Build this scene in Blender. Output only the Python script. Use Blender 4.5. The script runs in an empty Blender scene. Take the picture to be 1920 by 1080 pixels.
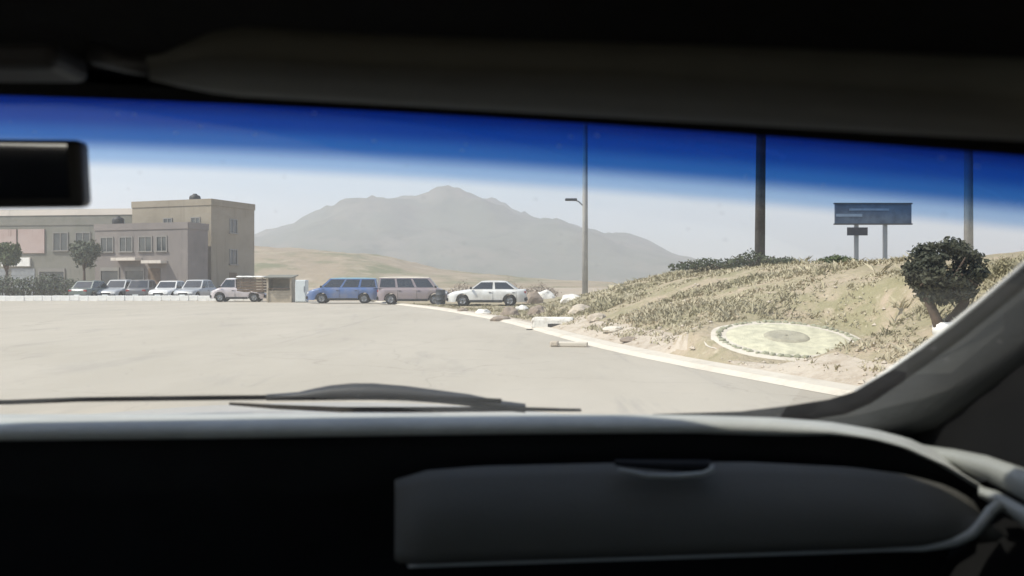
import bpy, bmesh, math, random
import numpy as np
from mathutils import Vector, Matrix, noise
R = math.radians
random.seed(7)
S = bpy.context.scene
COL = S.collection
EYE = 1.3          # eye height of the passenger holding the camera
F = 1663.0         # focal length in photo pixels (1920 wide)
HY = 530.0         # row of the horizon in the photo

# ------------------------------------------------------------------ camera
cam_d = bpy.data.cameras.new('camera'); cam = bpy.data.objects.new('camera', cam_d); COL.objects.link(cam)
cam.location = (0, 0, EYE); cam.rotation_euler = (R(90), 0, 0)
cam_d.sensor_width = 36; cam_d.lens = 36 * F / 1920; cam_d.shift_y = (HY - 540) / 1920
cam_d.clip_start = 0.02; cam_d.clip_end = 9000
cam_d.dof.use_dof = True; cam_d.dof.focus_distance = 22; cam_d.dof.aperture_fstop = 7.0
S.camera = cam

# ------------------------------------------------------------------ light
SUN_EL, SUN_AZ = 52, 250          # compass-like: 0 = +Y (ahead), 90 = +X (right); 250 = left, a little behind
w = bpy.data.worlds.new('World'); S.world = w; w.use_nodes = True
nt = w.node_tree; nt.nodes.clear()
sky = nt.nodes.new('ShaderNodeTexSky'); sky.sky_type = 'NISHITA'; sky.sun_disc = False
sky.sun_elevation = R(SUN_EL); sky.sun_rotation = R(SUN_AZ)
sky.air_density = 1.0; sky.dust_density = 1.2; sky.ozone_density = 2.2; sky.altitude = 0
bg = nt.nodes.new('ShaderNodeBackground'); bg.inputs[1].default_value = 0.15
wo = nt.nodes.new('ShaderNodeOutputWorld')
nt.links.new(sky.outputs[0], bg.inputs[0]); nt.links.new(bg.outputs[0], wo.inputs[0])
sl = bpy.data.lights.new('sun', 'SUN'); sl.energy = 4.2; sl.angle = R(0.6); sl.color = (1, 0.95, 0.86)
sun = bpy.data.objects.new('sun', sl); COL.objects.link(sun)
sd = Vector((math.sin(R(SUN_AZ)) * math.cos(R(SUN_EL)), math.cos(R(SUN_AZ)) * math.cos(R(SUN_EL)), math.sin(R(SUN_EL))))
sun.rotation_euler = sd.to_track_quat('Z', 'Y').to_euler()
S.view_settings.view_transform = 'Standard'; S.view_settings.look = 'None'
S.view_settings.exposure = 0.4; S.view_settings.gamma = 1
S.render.engine = 'CYCLES'
S.cycles.max_bounces = 10; S.cycles.transparent_max_bounces = 12; S.cycles.use_denoising = True
S.cycles.volume_bounces = 1

# ------------------------------------------------------------------ helpers
def P(px, py, D):
    return Vector(((px - 960) / F * D, D, EYE + (HY - py) / F * D))

def tag(o, label=None, cat=None, group=None, kind=None):
    if label: o['label'] = label
    if cat: o['category'] = cat
    if group: o['group'] = group
    if kind: o['kind'] = kind
    return o

def empty(name, loc=(0, 0, 0), rz=0):
    o = bpy.data.objects.new(name, None); COL.objects.link(o)
    o.location = loc; o.rotation_euler = (0, 0, rz); o.empty_display_size = 0.2
    return o

class MB:
    def __init__(s): s.v = []; s.f = []; s.sm = []
    def add(s, vs, fs, smooth=False):
        n = len(s.v); s.v += [tuple(v) for v in vs]
        for f in fs: s.f.append(tuple(i + n for i in f)); s.sm.append(smooth)
        return s
    def box(s, c, d, rz=0, bev=0.0, M=None):
        hx, hy, hz = d[0] / 2, d[1] / 2, d[2] / 2
        if bev <= 0:
            vs = [Vector((x, y, z)) for z in (-hz, hz) for x, y in ((-hx, -hy), (hx, -hy), (hx, hy), (-hx, hy))]
            fs = [(0, 3, 2, 1), (4, 5, 6, 7), (0, 1, 5, 4), (1, 2, 6, 5), (2, 3, 7, 6), (3, 0, 4, 7)]
        else:
            b = min(bev, hx * .95, hy * .95, hz * .95); bm = bmesh.new()
            bmesh.ops.create_cube(bm, size=1)
            for v in bm.verts: v.co = Vector((v.co.x * 2 * hx, v.co.y * 2 * hy, v.co.z * 2 * hz))
            bmesh.ops.bevel(bm, geom=bm.edges[:], offset=b, segments=2, affect='EDGES', profile=.5)
            bm.verts.index_update()
            vs = [v.co.copy() for v in bm.verts]; fs = [tuple(v.index for v in f.verts) for f in bm.faces]; bm.free()
        m = M or Matrix.Rotation(rz, 4, 'Z')
        return s.add([m @ v + Vector(c) for v in vs], fs)
    def tube(s, pts, rad, n=8, cap=True):
        pts = [Vector(p) for p in pts]
        rads = rad if isinstance(rad, (list, tuple)) else [rad] * len(pts)
        vs = []; fs = []
        for i, p in enumerate(pts):
            t = (pts[min(i + 1, len(pts) - 1)] - pts[max(i - 1, 0)]).normalized()
            a = t.orthogonal().normalized() if abs(t.z) < .99 else Vector((1, 0, 0))
            if abs(t.z) < .99: a = t.cross(Vector((0, 0, 1))).normalized()
            b = t.cross(a).normalized()
            for k in range(n):
                an = 2 * math.pi * k / n
                vs.append(p + (a * math.cos(an) + b * math.sin(an)) * rads[i])
        for i in range(len(pts) - 1):
            for k in range(n):
                fs.append((i * n + k, i * n + (k + 1) % n, (i + 1) * n + (k + 1) % n, (i + 1) * n + k))
        if cap:
            fs.append(tuple(range(n - 1, -1, -1))); fs.append(tuple((len(pts) - 1) * n + k for k in range(n)))
        return s.add(vs, fs, True)
    def grid(s, rows, smooth=True, close=False):
        n = len(rows[0]); vs = [p for r in rows for p in r]; fs = []
        for i in range(len(rows) - 1):
            for j in range(n - 1 + (1 if close else 0)):
                fs.append((i * n + j, i * n + (j + 1) % n, (i + 1) * n + (j + 1) % n, (i + 1) * n + j))
        return s.add(vs, fs, smooth)
    def mesh(s, name):
        me = bpy.data.meshes.new(name); me.from_pydata(s.v, [], s.f)
        me.polygons.foreach_set('use_smooth', s.sm); me.update(); return me
    def build(s, name, mat, parent=None, loc=None, normals=True):
        me = s.mesh(name); me.materials.append(mat)
        if normals:
            bm = bmesh.new(); bm.from_mesh(me); bmesh.ops.recalc_face_normals(bm, faces=bm.faces[:]); bm.to_mesh(me); bm.free()
        o = bpy.data.objects.new(name, me); COL.objects.link(o)
        if parent: o.parent = parent
        if loc: o.location = loc
        return o

def solid(o, th, off=-1, bev=0.0):
    m = o.modifiers.new('solid', 'SOLIDIFY'); m.thickness = th; m.offset = off
    if bev:
        b = o.modifiers.new('bevel', 'BEVEL'); b.width = bev; b.segments = 2; b.limit_method = 'ANGLE'
    return o

def copy_tree(o, parent=None):
    c = o.copy(); COL.objects.link(c); c.parent = parent
    for ch in o.children: copy_tree(ch, c)
    return c

# ------------------------------------------------------------------ materials
def mat(name, col, rough=.7, var=.12, scale=4.0, col2=None, bump=0.0, bscale=None, metal=0.0, spec=.5, coat=0.0, detail=6, thr=None):
    m = bpy.data.materials.new(name); m.use_nodes = True; t = m.node_tree; N = t.nodes; L = t.links
    b = N['Principled BSDF']; b.inputs['Roughness'].default_value = rough; b.inputs['Metallic'].default_value = metal
    b.inputs['Specular IOR Level'].default_value = spec; b.inputs['Coat Weight'].default_value = coat
    tc = N.new('ShaderNodeTexCoord')
    n = N.new('ShaderNodeTexNoise'); n.inputs['Scale'].default_value = scale; n.inputs['Detail'].default_value = detail
    n.inputs['Roughness'].default_value = .62
    L.new(tc.outputs['Object'], n.inputs['Vector'])
    cr = N.new('ShaderNodeValToRGB')
    a = [max(0, c * (1 - var)) for c in col[:3]]; c2 = col2 or [min(1, c * (1 + var)) for c in col[:3]]
    lo, hi = thr or (.3, .7)
    cr.color_ramp.elements[0].position = lo; cr.color_ramp.elements[1].position = hi
    cr.color_ramp.elements[0].color = (*a, 1); cr.color_ramp.elements[1].color = (*c2[:3], 1)
    L.new(n.outputs['Fac'], cr.inputs['Fac']); L.new(cr.outputs['Color'], b.inputs['Base Color'])
    if bump:
        n2 = N.new('ShaderNodeTexNoise'); n2.inputs['Scale'].default_value = bscale or scale * 6; n2.inputs['Detail'].default_value = 5
        L.new(tc.outputs['Object'], n2.inputs['Vector'])
        bp = N.new('ShaderNodeBump'); bp.inputs['Strength'].default_value = bump; bp.inputs['Distance'].default_value = .02
        L.new(n2.outputs['Fac'], bp.inputs['Height']); L.new(bp.outputs['Normal'], b.inputs['Normal'])
    return m

def layered(name, layers, rough=.95, bump=.4, bscale=20, bdist=.03):
    """ground-like material: base colour, then (colour, noise scale, lo, hi, stretch) layers mixed over it"""
    m = bpy.data.materials.new(name); m.use_nodes = True; t = m.node_tree; N = t.nodes; L = t.links
    b = N['Principled BSDF']; b.inputs['Roughness'].default_value = rough; b.inputs['Specular IOR Level'].default_value = .2
    tc = N.new('ShaderNodeTexCoord'); prev = None
    for i, (c, sc, lo, hi, st) in enumerate(layers):
        if prev is None:
            rgb = N.new('ShaderNodeRGB'); rgb.outputs[0].default_value = (*c, 1); prev = rgb.outputs[0]; continue
        mp = N.new('ShaderNodeMapping'); mp.inputs['Scale'].default_value = st; mp.inputs['Location'].default_value = (i * 7.3, i * 3.1, 0)
        L.new(tc.outputs['Object'], mp.inputs['Vector'])
        n = N.new('ShaderNodeTexNoise'); n.inputs['Scale'].default_value = sc; n.inputs['Detail'].default_value = 7; n.inputs['Roughness'].default_value = .65
        L.new(mp.outputs[0], n.inputs['Vector'])
        mr = N.new('ShaderNodeMapRange'); mr.inputs['From Min'].default_value = lo; mr.inputs['From Max'].default_value = hi
        L.new(n.outputs['Fac'], mr.inputs['Value'])
        mx = N.new('ShaderNodeMix'); mx.data_type = 'RGBA'; L.new(mr.outputs[0], mx.inputs[0]); L.new(prev, mx.inputs[6])
        mx.inputs[7].default_value = (*c, 1); prev = mx.outputs[2]
    L.new(prev, b.inputs['Base Color'])
    n2 = N.new('ShaderNodeTexNoise'); n2.inputs['Scale'].default_value = bscale; n2.inputs['Detail'].default_value = 8
    L.new(tc.outputs['Object'], n2.inputs['Vector'])
    bp = N.new('ShaderNodeBump'); bp.inputs['Strength'].default_value = bump; bp.inputs['Distance'].default_value = bdist
    L.new(n2.outputs['Fac'], bp.inputs['Height']); L.new(bp.outputs['Normal'], b.inputs['Normal'])
    return m

def leafmat(name, c1, c2, scale=3.0, trans=.25):
    m = mat(name, c1, rough=.65, var=0, scale=scale, col2=c2, spec=.25)
    b = m.node_tree.nodes['Principled BSDF']
    b.inputs['Subsurface Weight'].default_value = 0
    return m

M = {}
M['road'] = layered('worn_pale_asphalt', [((.41, .365, .29), 0, 0, 0, None), ((.46, .41, .33), .25, .42, .62, (1, .35, 1)), ((.30, .275, .235), .5, .60, .72, (1.6, .10, 1)), ((.25, .23, .2), 1.3, .70, .76, (1, .6, 1)),
                    ((.33, .30, .25), .9, .56, .75, (1, .25, 1)), ((.47, .43, .36), 40, .5, .8, (1, 1, 1)), ((.24, .225, .20), 110, .62, .8, (1, 1, 1)),
                    ((.29, .27, .24), 3.0, .62, .72, (.25, 2.5, 1))], rough=.85, bump=.25, bscale=90, bdist=.01)
def add_cracks(m, scale, col, width, amount):
    t = m.node_tree; N = t.nodes; L = t.links; b = N['Principled BSDF']; src = b.inputs['Base Color'].links[0].from_socket
    tc = N.new('ShaderNodeTexCoord'); nz = N.new('ShaderNodeTexNoise'); nz.inputs['Scale'].default_value = .8; nz.inputs['Detail'].default_value = 6
    L.new(tc.outputs['Object'], nz.inputs['Vector'])
    va = N.new('ShaderNodeVectorMath'); va.operation = 'MULTIPLY_ADD'; va.inputs[1].default_value = (1.6, 1.6, 0); L.new(nz.outputs['Color'], va.inputs[0]); L.new(tc.outputs['Object'], va.inputs[2])
    vo = N.new('ShaderNodeTexVoronoi'); vo.feature = 'DISTANCE_TO_EDGE'; vo.inputs['Scale'].default_value = scale; L.new(va.outputs[0], vo.inputs['Vector'])
    mr = N.new('ShaderNodeMapRange'); mr.inputs['From Min'].default_value = 0; mr.inputs['From Max'].default_value = width; mr.inputs['To Min'].default_value = amount; mr.inputs['To Max'].default_value = 0
    L.new(vo.outputs['Distance'], mr.inputs['Value'])
    mx = N.new('ShaderNodeMix'); mx.data_type = 'RGBA'; L.new(mr.outputs[0], mx.inputs[0]); L.new(src, mx.inputs[6]); mx.inputs[7].default_value = (*col, 1); L.new(mx.outputs[2], b.inputs['Base Color'])
add_cracks(M['road'], .22, (.20, .18, .15), .005, .3)
M['ground'] = layered('dusty_earth', [((.36, .29, .21), 0, 0, 0, None), ((.44, .37, .28), .15, .4, .65, (1, 1, 1)), ((.25, .21, .14), .6, .55, .7, (1, 1, 1)),
                      ((.2, .2, .11), .04, .55, .7, (1, 1, 1))], bump=.4, bscale=6)
M['bank'] = layered('dry_grassy_earth', [((.37, .305, .205), 0, 0, 0, None), ((.28, .25, .145), .5, .45, .60, (1, 1, 1)), ((.42, .335, .24), 1.7, .5, .66, (1, 1, 1)),
                    ((.19, .17, .08), 4, .58, .72, (1, 1, 1)), ((.50, .43, .31), 7, .58, .75, (1, 1, 1))], bump=.8, bscale=9, bdist=.08)
M['gutter'] = layered('cream_concrete', [((.62, .56, .46), 0, 0, 0, None), ((.52, .46, .37), 1.5, .5, .7, (1, 1, 1)), ((.40, .35, .28), 9, .6, .75, (1, 1, 1))], bump=.3, bscale=30, bdist=.01)
M['verge'] = layered('pale_dirt', [((.50, .43, .34), 0, 0, 0, None), ((.38, .31, .23), 2.5, .45, .65, (1, 1, 1)), ((.56, .50, .42), 14, .55, .75, (1, 1, 1)), ((.28, .25, .15), 6, .6, .7, (1, 1, 1))], bump=.6, bscale=20)
M['mount'] = layered('scrub_mountain', [((.085, .10, .06), 0, 0, 0, None), ((.13, .125, .085), .012, .48, .62, (1, 1, 1)), ((.045, .06, .03), .03, .5, .65, (1, 1, 1))], bump=.3, bscale=.05, bdist=5)
M['hill'] = layered('tan_hill', [((.30, .24, .16), 0, 0, 0, None), ((.17, .17, .09), .05, .48, .62, (1, 1, 1)), ((.38, .31, .22), .15, .52, .7, (1, 1, 1))], bump=.3, bscale=.5, bdist=1)
M['white_paint'] = mat('whitewash', (.86, .84, .78), .85, .1, 3, bump=.2)
M['old_white'] = layered('weathered_whitewash', [((.72, .69, .62), 0, 0, 0, None), ((.50, .45, .38), 3, .5, .68, (1, 1, 1)), ((.33, .29, .24), 8, .58, .72, (1, 1, .4))], bump=.7, bscale=12, bdist=.03)
M['conc'] = mat('concrete_pole', (.40, .39, .37), .9, .15, 2, bump=.2)
M['wood_pole'] = mat('weathered_wood_pole', (.105, .095, .085), .9, .3, 6, bump=.3)
M['steel'] = mat('galvanised_steel', (.28, .29, .30), .45, .1, 8, metal=.7)
M['dark_steel'] = mat('dark_steel', (.07, .075, .08), .5, .15, 8, metal=.4)
M['sign'] = mat('faded_blue_sign', (.035, .06, .11), .5, .35, 1.3, col2=(.09, .13, .19))
M['sign_dark'] = mat('dark_sign', (.03, .032, .04), .5, .2, 3)
M['sign_band'] = mat('pale_blue_band', (.16, .22, .30), .5, .2, 3)
M['tan_wall'] = layered('tan_stucco', [((0.29, 0.25, 0.19), 0, 0, 0, None), ((0.33, 0.285, 0.22), .5, .45, .65, (1, 1, .6)), ((0.22, 0.19, 0.145), 2.2, .54, .74, (1, 1, .08)), ((0.33, 0.285, 0.22), .25, .5, .6, (1, 1, 2))], rough=.9, bump=.3, bscale=12, bdist=.02)
M['cream_wall'] = layered('cream_stucco', [((0.7, 0.63, 0.55), 0, 0, 0, None), ((0.66, 0.6, 0.52), .5, .45, .65, (1, 1, .6)), ((0.45, 0.4, 0.34), 2.2, .54, .74, (1, 1, .08)), ((0.66, 0.6, 0.52), .25, .5, .6, (1, 1, 2))], rough=.9, bump=.3, bscale=12, bdist=.02)
M['pink_wall'] = layered('dusty_pink_stucco', [((0.46, 0.35, 0.31), 0, 0, 0, None), ((0.5, 0.4, 0.36), .5, .45, .65, (1, 1, .6)), ((0.3, 0.23, 0.2), 2.2, .54, .74, (1, 1, .08)), ((0.5, 0.4, 0.36), .25, .5, .6, (1, 1, 2))], rough=.9, bump=.3, bscale=12, bdist=.02)
M['grey_wall'] = layered('grey_brown_render', [((0.22, 0.195, 0.18), 0, 0, 0, None), ((0.25, 0.22, 0.20), .5, .45, .65, (1, 1, .6)), ((0.18, 0.16, 0.15), 2.2, .54, .74, (1, 1, .08)), ((0.25, 0.22, 0.20), .25, .5, .6, (1, 1, 2))], rough=.9, bump=.3, bscale=12, bdist=.02)
M['green_grey'] = layered('grey_green_render', [((0.21, 0.205, 0.17), 0, 0, 0, None), ((0.245, 0.235, 0.20), .5, .45, .65, (1, 1, .6)), ((0.16, 0.165, 0.14), 2.2, .54, .74, (1, 1, .08)), ((0.245, 0.235, 0.20), .25, .5, .6, (1, 1, 2))], rough=.9, bump=.3, bscale=12, bdist=.02)
M['frame'] = mat('window_frame_paint', (.24, .225, .20), .6, .1, 5)
M['glass'] = mat('dark_window_glass', (.06, .066, .07), .12, .3, 1.0, spec=.8)
M['shutter'] = mat('metal_shutter', (.30, .31, .31), .5, .15, 3, metal=.3)
M['tyre'] = mat('tyre_rubber', (.02, .02, .02), .9, .2, 20)
M['rim'] = mat('wheel_rim', (.22, .225, .23), .45, .2, 10, metal=.6)
M['carglass'] = mat('vehicle_glass', (.02, .025, .03), .06, .1, 3, spec=.9)
M['lamp'] = mat('headlamp_lens', (.7, .7, .68), .15, .05, 5, spec=.8)
M['red'] = mat('tail_lamp', (.30, .02, .02), .25, .1, 5)
M['black_plastic'] = mat('black_plastic', (.02, .02, .02), .6, .2, 10)
def paint(name, c):           # car paint under uneven road dust
    d = tuple(.55 * q + .45 * w_ for q, w_ in zip(c, (.33, .28, .21)))
    m = mat(name, c, .3, 0, 1.6, col2=d, coat=.45, thr=(.46, .72)); return m
M['p_white'] = paint('white_car_paint', (.74, .73, .69)); M['p_silver'] = paint('silver_car_paint', (.42, .43, .43))
M['p_grey'] = paint('grey_car_paint', (.14, .145, .15)); M['p_green'] = paint('green_grey_car_paint', (.13, .16, .14))
M['p_blue'] = paint('blue_van_paint', (.075, .14, .31)); M['p_mauve'] = paint('mauve_van_paint', (.29, .235, .24)); M['p_cream'] = paint('cream_roof_paint', (.72, .66, .50))
M['p_roof_highlight'] = paint('blue_roof_highlight', (.22, .40, .46)); M['p_pinkwhite'] = paint('dusty_white_paint', (.56, .50, .50))  # pale blue puts the highlight on the van's top into its roof colour
M['brown_wood'] = mat('brown_boards', (.15, .105, .07), .85, .3, 5, bump=.3)
M['beige'] = mat('beige_boards', (.45, .38, .28), .85, .15, 3)
M['fridge'] = mat('white_enamel', (.62, .65, .63), .3, .05, 3)
M['bark'] = mat('bark', (.10, .07, .05), .95, .3, 14, bump=.6)
M['leaf_dark'] = leafmat('dark_olive_leaves', (.030, .036, .022), (.085, .085, .052), 5)
M['leaf_hedge'] = leafmat('grey_green_leaves', (.06, .075, .045), (.13, .14, .09), 1.2)
M['leaf_green'] = leafmat('green_leaves', (.05, .075, .025), (.12, .14, .06), 1.5)
M['leaf_bush'] = leafmat('bush_leaves', (.045, .06, .03), (.10, .11, .06), 3)
M['grass'] = mat('dry_grass', (.28, .25, .145), .9, .1, .7, col2=(.48, .42, .29), thr=(.36, .62), spec=.15)
M['gravel_white'] = mat('lime_white_gravel', (.56, .525, .37), .95, .25, 5, bump=.8, bscale=40)
M['ring_stone'] = mat('grey_green_edging', (.34, .335, .23), .9, .35, 8, bump=.5)
M['bed_soil'] = mat('tan_bed_soil', (.36, .33, .24), .95, .2, 6, bump=.7)
M['rock'] = mat('brown_rock', (.27, .215, .165), .95, .3, 2.5, bump=.6)
M['drain_shade'] = mat('shade_dark_concrete', (.05, .045, .04), .95, .2, 3)  # near black paints the shade in and under the culvert
# cabin
M['headliner'] = mat('shade_black_headliner', (.010, .010, .010), .95, .2, 60, bump=.2, spec=.1)  # shade of the unlit ceiling is put into this near black
M['visor'] = mat('charcoal_visor_vinyl', (.075, .074, .060), .85, .08, 30, bump=.15, bscale=400, spec=.2)
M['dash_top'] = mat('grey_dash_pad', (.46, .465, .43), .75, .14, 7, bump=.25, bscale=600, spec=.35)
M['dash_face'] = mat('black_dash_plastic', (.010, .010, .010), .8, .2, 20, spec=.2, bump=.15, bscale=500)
M['glove'] = mat('charcoal_glovebox', (.078, .074, .062), .7, .08, 6, spec=.3, bump=.15, bscale=500)
M['trim'] = mat('satin_grey_trim', (.27, .275, .25), .5, .06, 8, spec=.5)
M['pillar'] = mat('grey_pillar_trim', (.036, .038, .037), .8, .1, 12, bump=.2, bscale=400, spec=.25)
M['rubber'] = mat('black_rubber', (.006, .006, .006), .9, .1, 20, spec=.12)
M['edge_glint'] = mat('glint_white', (.72, .71, .67), .4, .04, 8)  # pale colour paints the bright line of light along the seal
M['door'] = mat('shade_black_door_trim', (.005, .005, .005), .85, .2, 12, spec=.2)  # dim light at the cabin side is put into this black
M['hood'] = mat('silver_hood_paint', (.40, .40, .38), .35, .05, 3, coat=.5)
mm = mat('mirror_silver', (.75, .78, .78), .03, .02, 3, metal=1.0); M['mirror'] = mm

def windshield_mat():
    m = bpy.data.materials.new('windshield_glass_with_blue_shade_band'); m.use_nodes = True; t = m.node_tree; N = t.nodes; L = t.links
    N.clear(); out = N.new('ShaderNodeOutputMaterial'); tr = N.new('ShaderNodeBsdfTransparent'); gl = N.new('ShaderNodeBsdfGlossy')
    gl.inputs['Roughness'].default_value = .02
    uv = N.new('ShaderNodeUVMap'); uv.uv_map = 'UVMap'; sp = N.new('ShaderNodeSeparateXYZ'); L.new(uv.outputs[0], sp.inputs[0])
    cr = N.new('ShaderNodeValToRGB'); L.new(sp.outputs[1], cr.inputs[0]); e = cr.color_ramp.elements
    cr.color_ramp.interpolation = 'EASE'
    e[0].position = .835; e[0].color = (.93, .95, .94, 1); e[1].position = 1.0; e[1].color = (.001, .014, .14, 1)
    x = e.new(.872); x.color = (.42, .58, .78, 1); x = e.new(.918); x.color = (.03, .14, .42, 1); x = e.new(.962); x.color = (.005, .05, .28, 1)
    L.new(cr.outputs[0], tr.inputs[0])
    lw = N.new('ShaderNodeFresnel'); lw.inputs['IOR'].default_value = 1.45
    mr = N.new('ShaderNodeMath'); mr.operation = 'MULTIPLY'; mr.inputs[1].default_value = .8; L.new(lw.outputs[0], mr.inputs[0])
    mx = N.new('ShaderNodeMixShader'); L.new(mr.outputs[0], mx.inputs[0]); L.new(tr.outputs[0], mx.inputs[1]); L.new(gl.outputs[0], mx.inputs[2])
    # thin uneven film of dust on the outside
    n = N.new('ShaderNodeTexNoise'); n.inputs['Scale'].default_value = 9; n.inputs['Detail'].default_value = 8
    tc = N.new('ShaderNodeTexCoord'); L.new(tc.outputs['Object'], n.inputs['Vector'])
    mp = N.new('ShaderNodeMapRange'); mp.inputs['From Min'].default_value = .4; mp.inputs['From Max'].default_value = .8
    mp.inputs['To Min'].default_value = .02; mp.inputs['To Max'].default_value = .055; L.new(n.outputs['Fac'], mp.inputs['Value'])
    df = N.new('ShaderNodeBsdfTranslucent'); df.inputs[0].default_value = (.6, .57, .52, 1)
    mx2 = N.new('ShaderNodeMixShader'); L.new(mp.outputs[0], mx2.inputs[0]); L.new(mx.outputs[0], mx2.inputs[1]); L.new(df.outputs[0], mx2.inputs[2])
    n3 = N.new('ShaderNodeTexVoronoi'); n3.inputs['Scale'].default_value = 42; L.new(tc.outputs['Object'], n3.inputs['Vector'])        # dried specks
    m3 = N.new('ShaderNodeMapRange'); m3.inputs['From Min'].default_value = .05; m3.inputs['From Max'].default_value = .11; m3.inputs['To Min'].default_value = .14; m3.inputs['To Max'].default_value = 0
    L.new(n3.outputs['Distance'], m3.inputs['Value'])
    ad = N.new('ShaderNodeMath'); ad.operation = 'ADD'; L.new(mp.outputs[0], ad.inputs[0]); L.new(m3.outputs[0], ad.inputs[1]); L.new(ad.outputs[0], mx2.inputs[0])
    L.new(mx2.outputs[0], out.inputs[0]); return m
M['windshield'] = windshield_mat()

# ------------------------------------------------------------------ terrain
_ed = np.array([-40, 0, 5, 10, 12.7, 17.3, 24, 31, 43, 58, 80]); _ex = np.array([14, 6.6, 5.4, 3.95, 3.0, 1.85, .75, -.5, -3.6, -8.6, -17])
_gd = np.linspace(-40, 80, 481); _gx = np.interp(_gd, _ed, _ex)
for _ in range(2): _gx = np.convolve(np.pad(_gx, 8, 'edge'), np.ones(17) / 17, 'valid')
def edge(D): return float(np.interp(D, _gd, _gx))
def sst(a, b, x):
    t = min(1, max(0, (x - a) / (b - a))); return t * t * (3 - 2 * t)
BED = ((1475 - 960) / F * 14.6, 14.6, 1.3 - (637 - HY) / F * 14.6)
def bank_z(x, D):
    u = x - edge(D)
    H = float(np.interp(D, [0, 32, 40, 50, 60, 75], [1.7, 1.75, 1.42, .8, .33, .05]))
    u0 = .45 + 1.0 * sst(24, 32, D) + 3.0 * sst(30, 42, D) + 4 * sst(42, 52, D)      # the bank draws back from the road at the bend
    s = min(1, max(0, (u - u0) / 6.2)); z = H * (1 - (1 - s) ** 1.6)
    z += 1.5 * math.exp(-(((x - 25) / 6.5) ** 2 + ((D - 42) / 12) ** 2))
    k = sst(.05, 2.0, u - u0)
    z += k * (.10 * noise.noise((x * .45, D * .45, 3)) + .05 * noise.noise((x * 1.5, D * 1.5, 8)))
    z += .05 * (1 - sst(.6, 1.1, u))
    ddx, ddy = x - BED[0], D - BED[1]; q = math.sqrt(ddx * ddx + ddy * ddy); k = (1 - sst(1.42, 2.3, q)) * sst(.42, .62, u)   # terrace cut for the round bed
    return z * (1 - k) + (BED[2] + .2 * ddy) * k
def hit(px, py, d0=5, d1=80):
    D = d0
    while D < d1:
        p = P(px, py, D)
        if p.z <= bank_z(p.x, p.y) and p.x > edge(D): return p
        D += .02
    return None
def on_bank(px, D):
    x = (px - 960) / F * D; return Vector((x, D, bank_z(x, D)))

g = MB(); n = 30
xs = [-2300 + 4600 * i / n for i in range(n + 1)]; ys = [-250 + 2750 * i / n for i in range(n + 1)]
g.grid([[(x, y, -.03) for x in xs] for y in ys], False)
tag(g.build('ground', M['ground']), kind='structure')

rows = []
for D in list(np.arange(-30, 63.1, 1.0)):
    e = edge(D)
    rows.append([(-90, D, 0)] + [(-60 + (e + 60) * k / 20, D, 0) for k in range(21)])
tag(MB().grid(rows, False).build('road', M['road']), kind='structure')

# cream concrete gutter along the road edge: low kerb profile
rows = []
for D in list(np.arange(-6, 60, .5)):
    e = edge(D); wv = .03 * noise.noise((D * .6, 0, 1))
    rows.append([(e - .12 + wv, D, .004), (e - .05 + wv, D, .03), (e + .02, D, .06), (e + .36, D, .075), (e + .42, D, .05), (e + .44, D, -.02)])
tag(MB().grid(rows, False).build('kerb', M['gutter']), kind='structure')

rows = []
us = [.40, .5, .65, .8, 1.0] + [1.0 + .28 * k for k in range(1, 30)] + [9.5, 11, 13, 16, 20, 26, 34, 45]
for D in list(np.arange(-8, 32, .3)) + list(np.arange(32, 78, .8)):
    e = edge(D)
    rows.append([(e + u, D, bank_z(e + u, D)) for u in us])
tag(MB().grid(rows).build('embankment', M['bank']), kind='structure')

# strip of pale trodden dirt between the kerb and the grass
rows = []
for D in list(np.arange(-4, 50, .3)):
    e = edge(D); wd = .95 + .35 * noise.noise((D * .5, 2, 0)) + .12 * noise.noise((D * 2.1, 5, 0))
    if abs(D - BED[1]) < 1.6: wd = max(.06, min(wd, BED[0] - math.sqrt(1.6 ** 2 - (D - BED[1]) ** 2) - e - .42))
    rows.append([(e + .42 + wd * k / 5, D, bank_z(e + .42 + wd * k / 5, D) + .012 - .04 * (k == 5)) for k in range(6)])
tag(MB().grid(rows).build('dirt_verge', M['verge']), kind='structure')

# far tan hill and hazy mountain
def ridge(name, mt, prof, D, depth, amp, sc, seed, bottom=-2):
    pxs = np.linspace(prof[0][0], prof[-1][0], 170)
    tops = np.interp(pxs, [p[0] for p in prof], [p[1] for p in prof]); rows = []
    for j in range(41):
        t = j / 40; row = []
        for px, py in zip(pxs, tops):
            d = D + depth * (t - .5); xx = (px - 960) / F * D
            hh = max(0, (HY - py) / F * D + EYE)
            bell = math.cos((t - .5) * math.pi) ** .9 if 0 < t < 1 else 0
            nz = noise.fractal((xx * sc + seed, d * sc, seed), .8, 2.1, 6) - .6 * abs(noise.noise((xx * sc * 1.7, d * sc * .5, seed + 2))) * (1 if amp > 5 else 0)
            z = hh * bell + amp * nz * bell * min(1, hh / (amp * 4)) + (bottom if t in (0, 1) else 0)
            row.append((xx, d, z))
        rows.append(row)
    return tag(MB().grid(rows).build(name, mt), kind='structure')
ridge('mountain', M['mount'], [(250, 528), (380, 500), (450, 480), (520, 452), (600, 420), (670, 392), (740, 374), (800, 370), (860, 364), (920, 374), (980, 398), (1040, 408), (1110, 436), (1160, 445), (1230, 472), (1300, 492), (1450, 508), (1600, 520), (1800, 528)], 1500, 1100, 42, .006, 4)
ridge('far_hill', M['hill'], [(300, 500), (400, 470), (500, 463), (600, 470), (700, 480), (800, 500), (900, 514), (1000, 522), (1120, 528)], 330, 200, 1.5, .03, 11)

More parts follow.
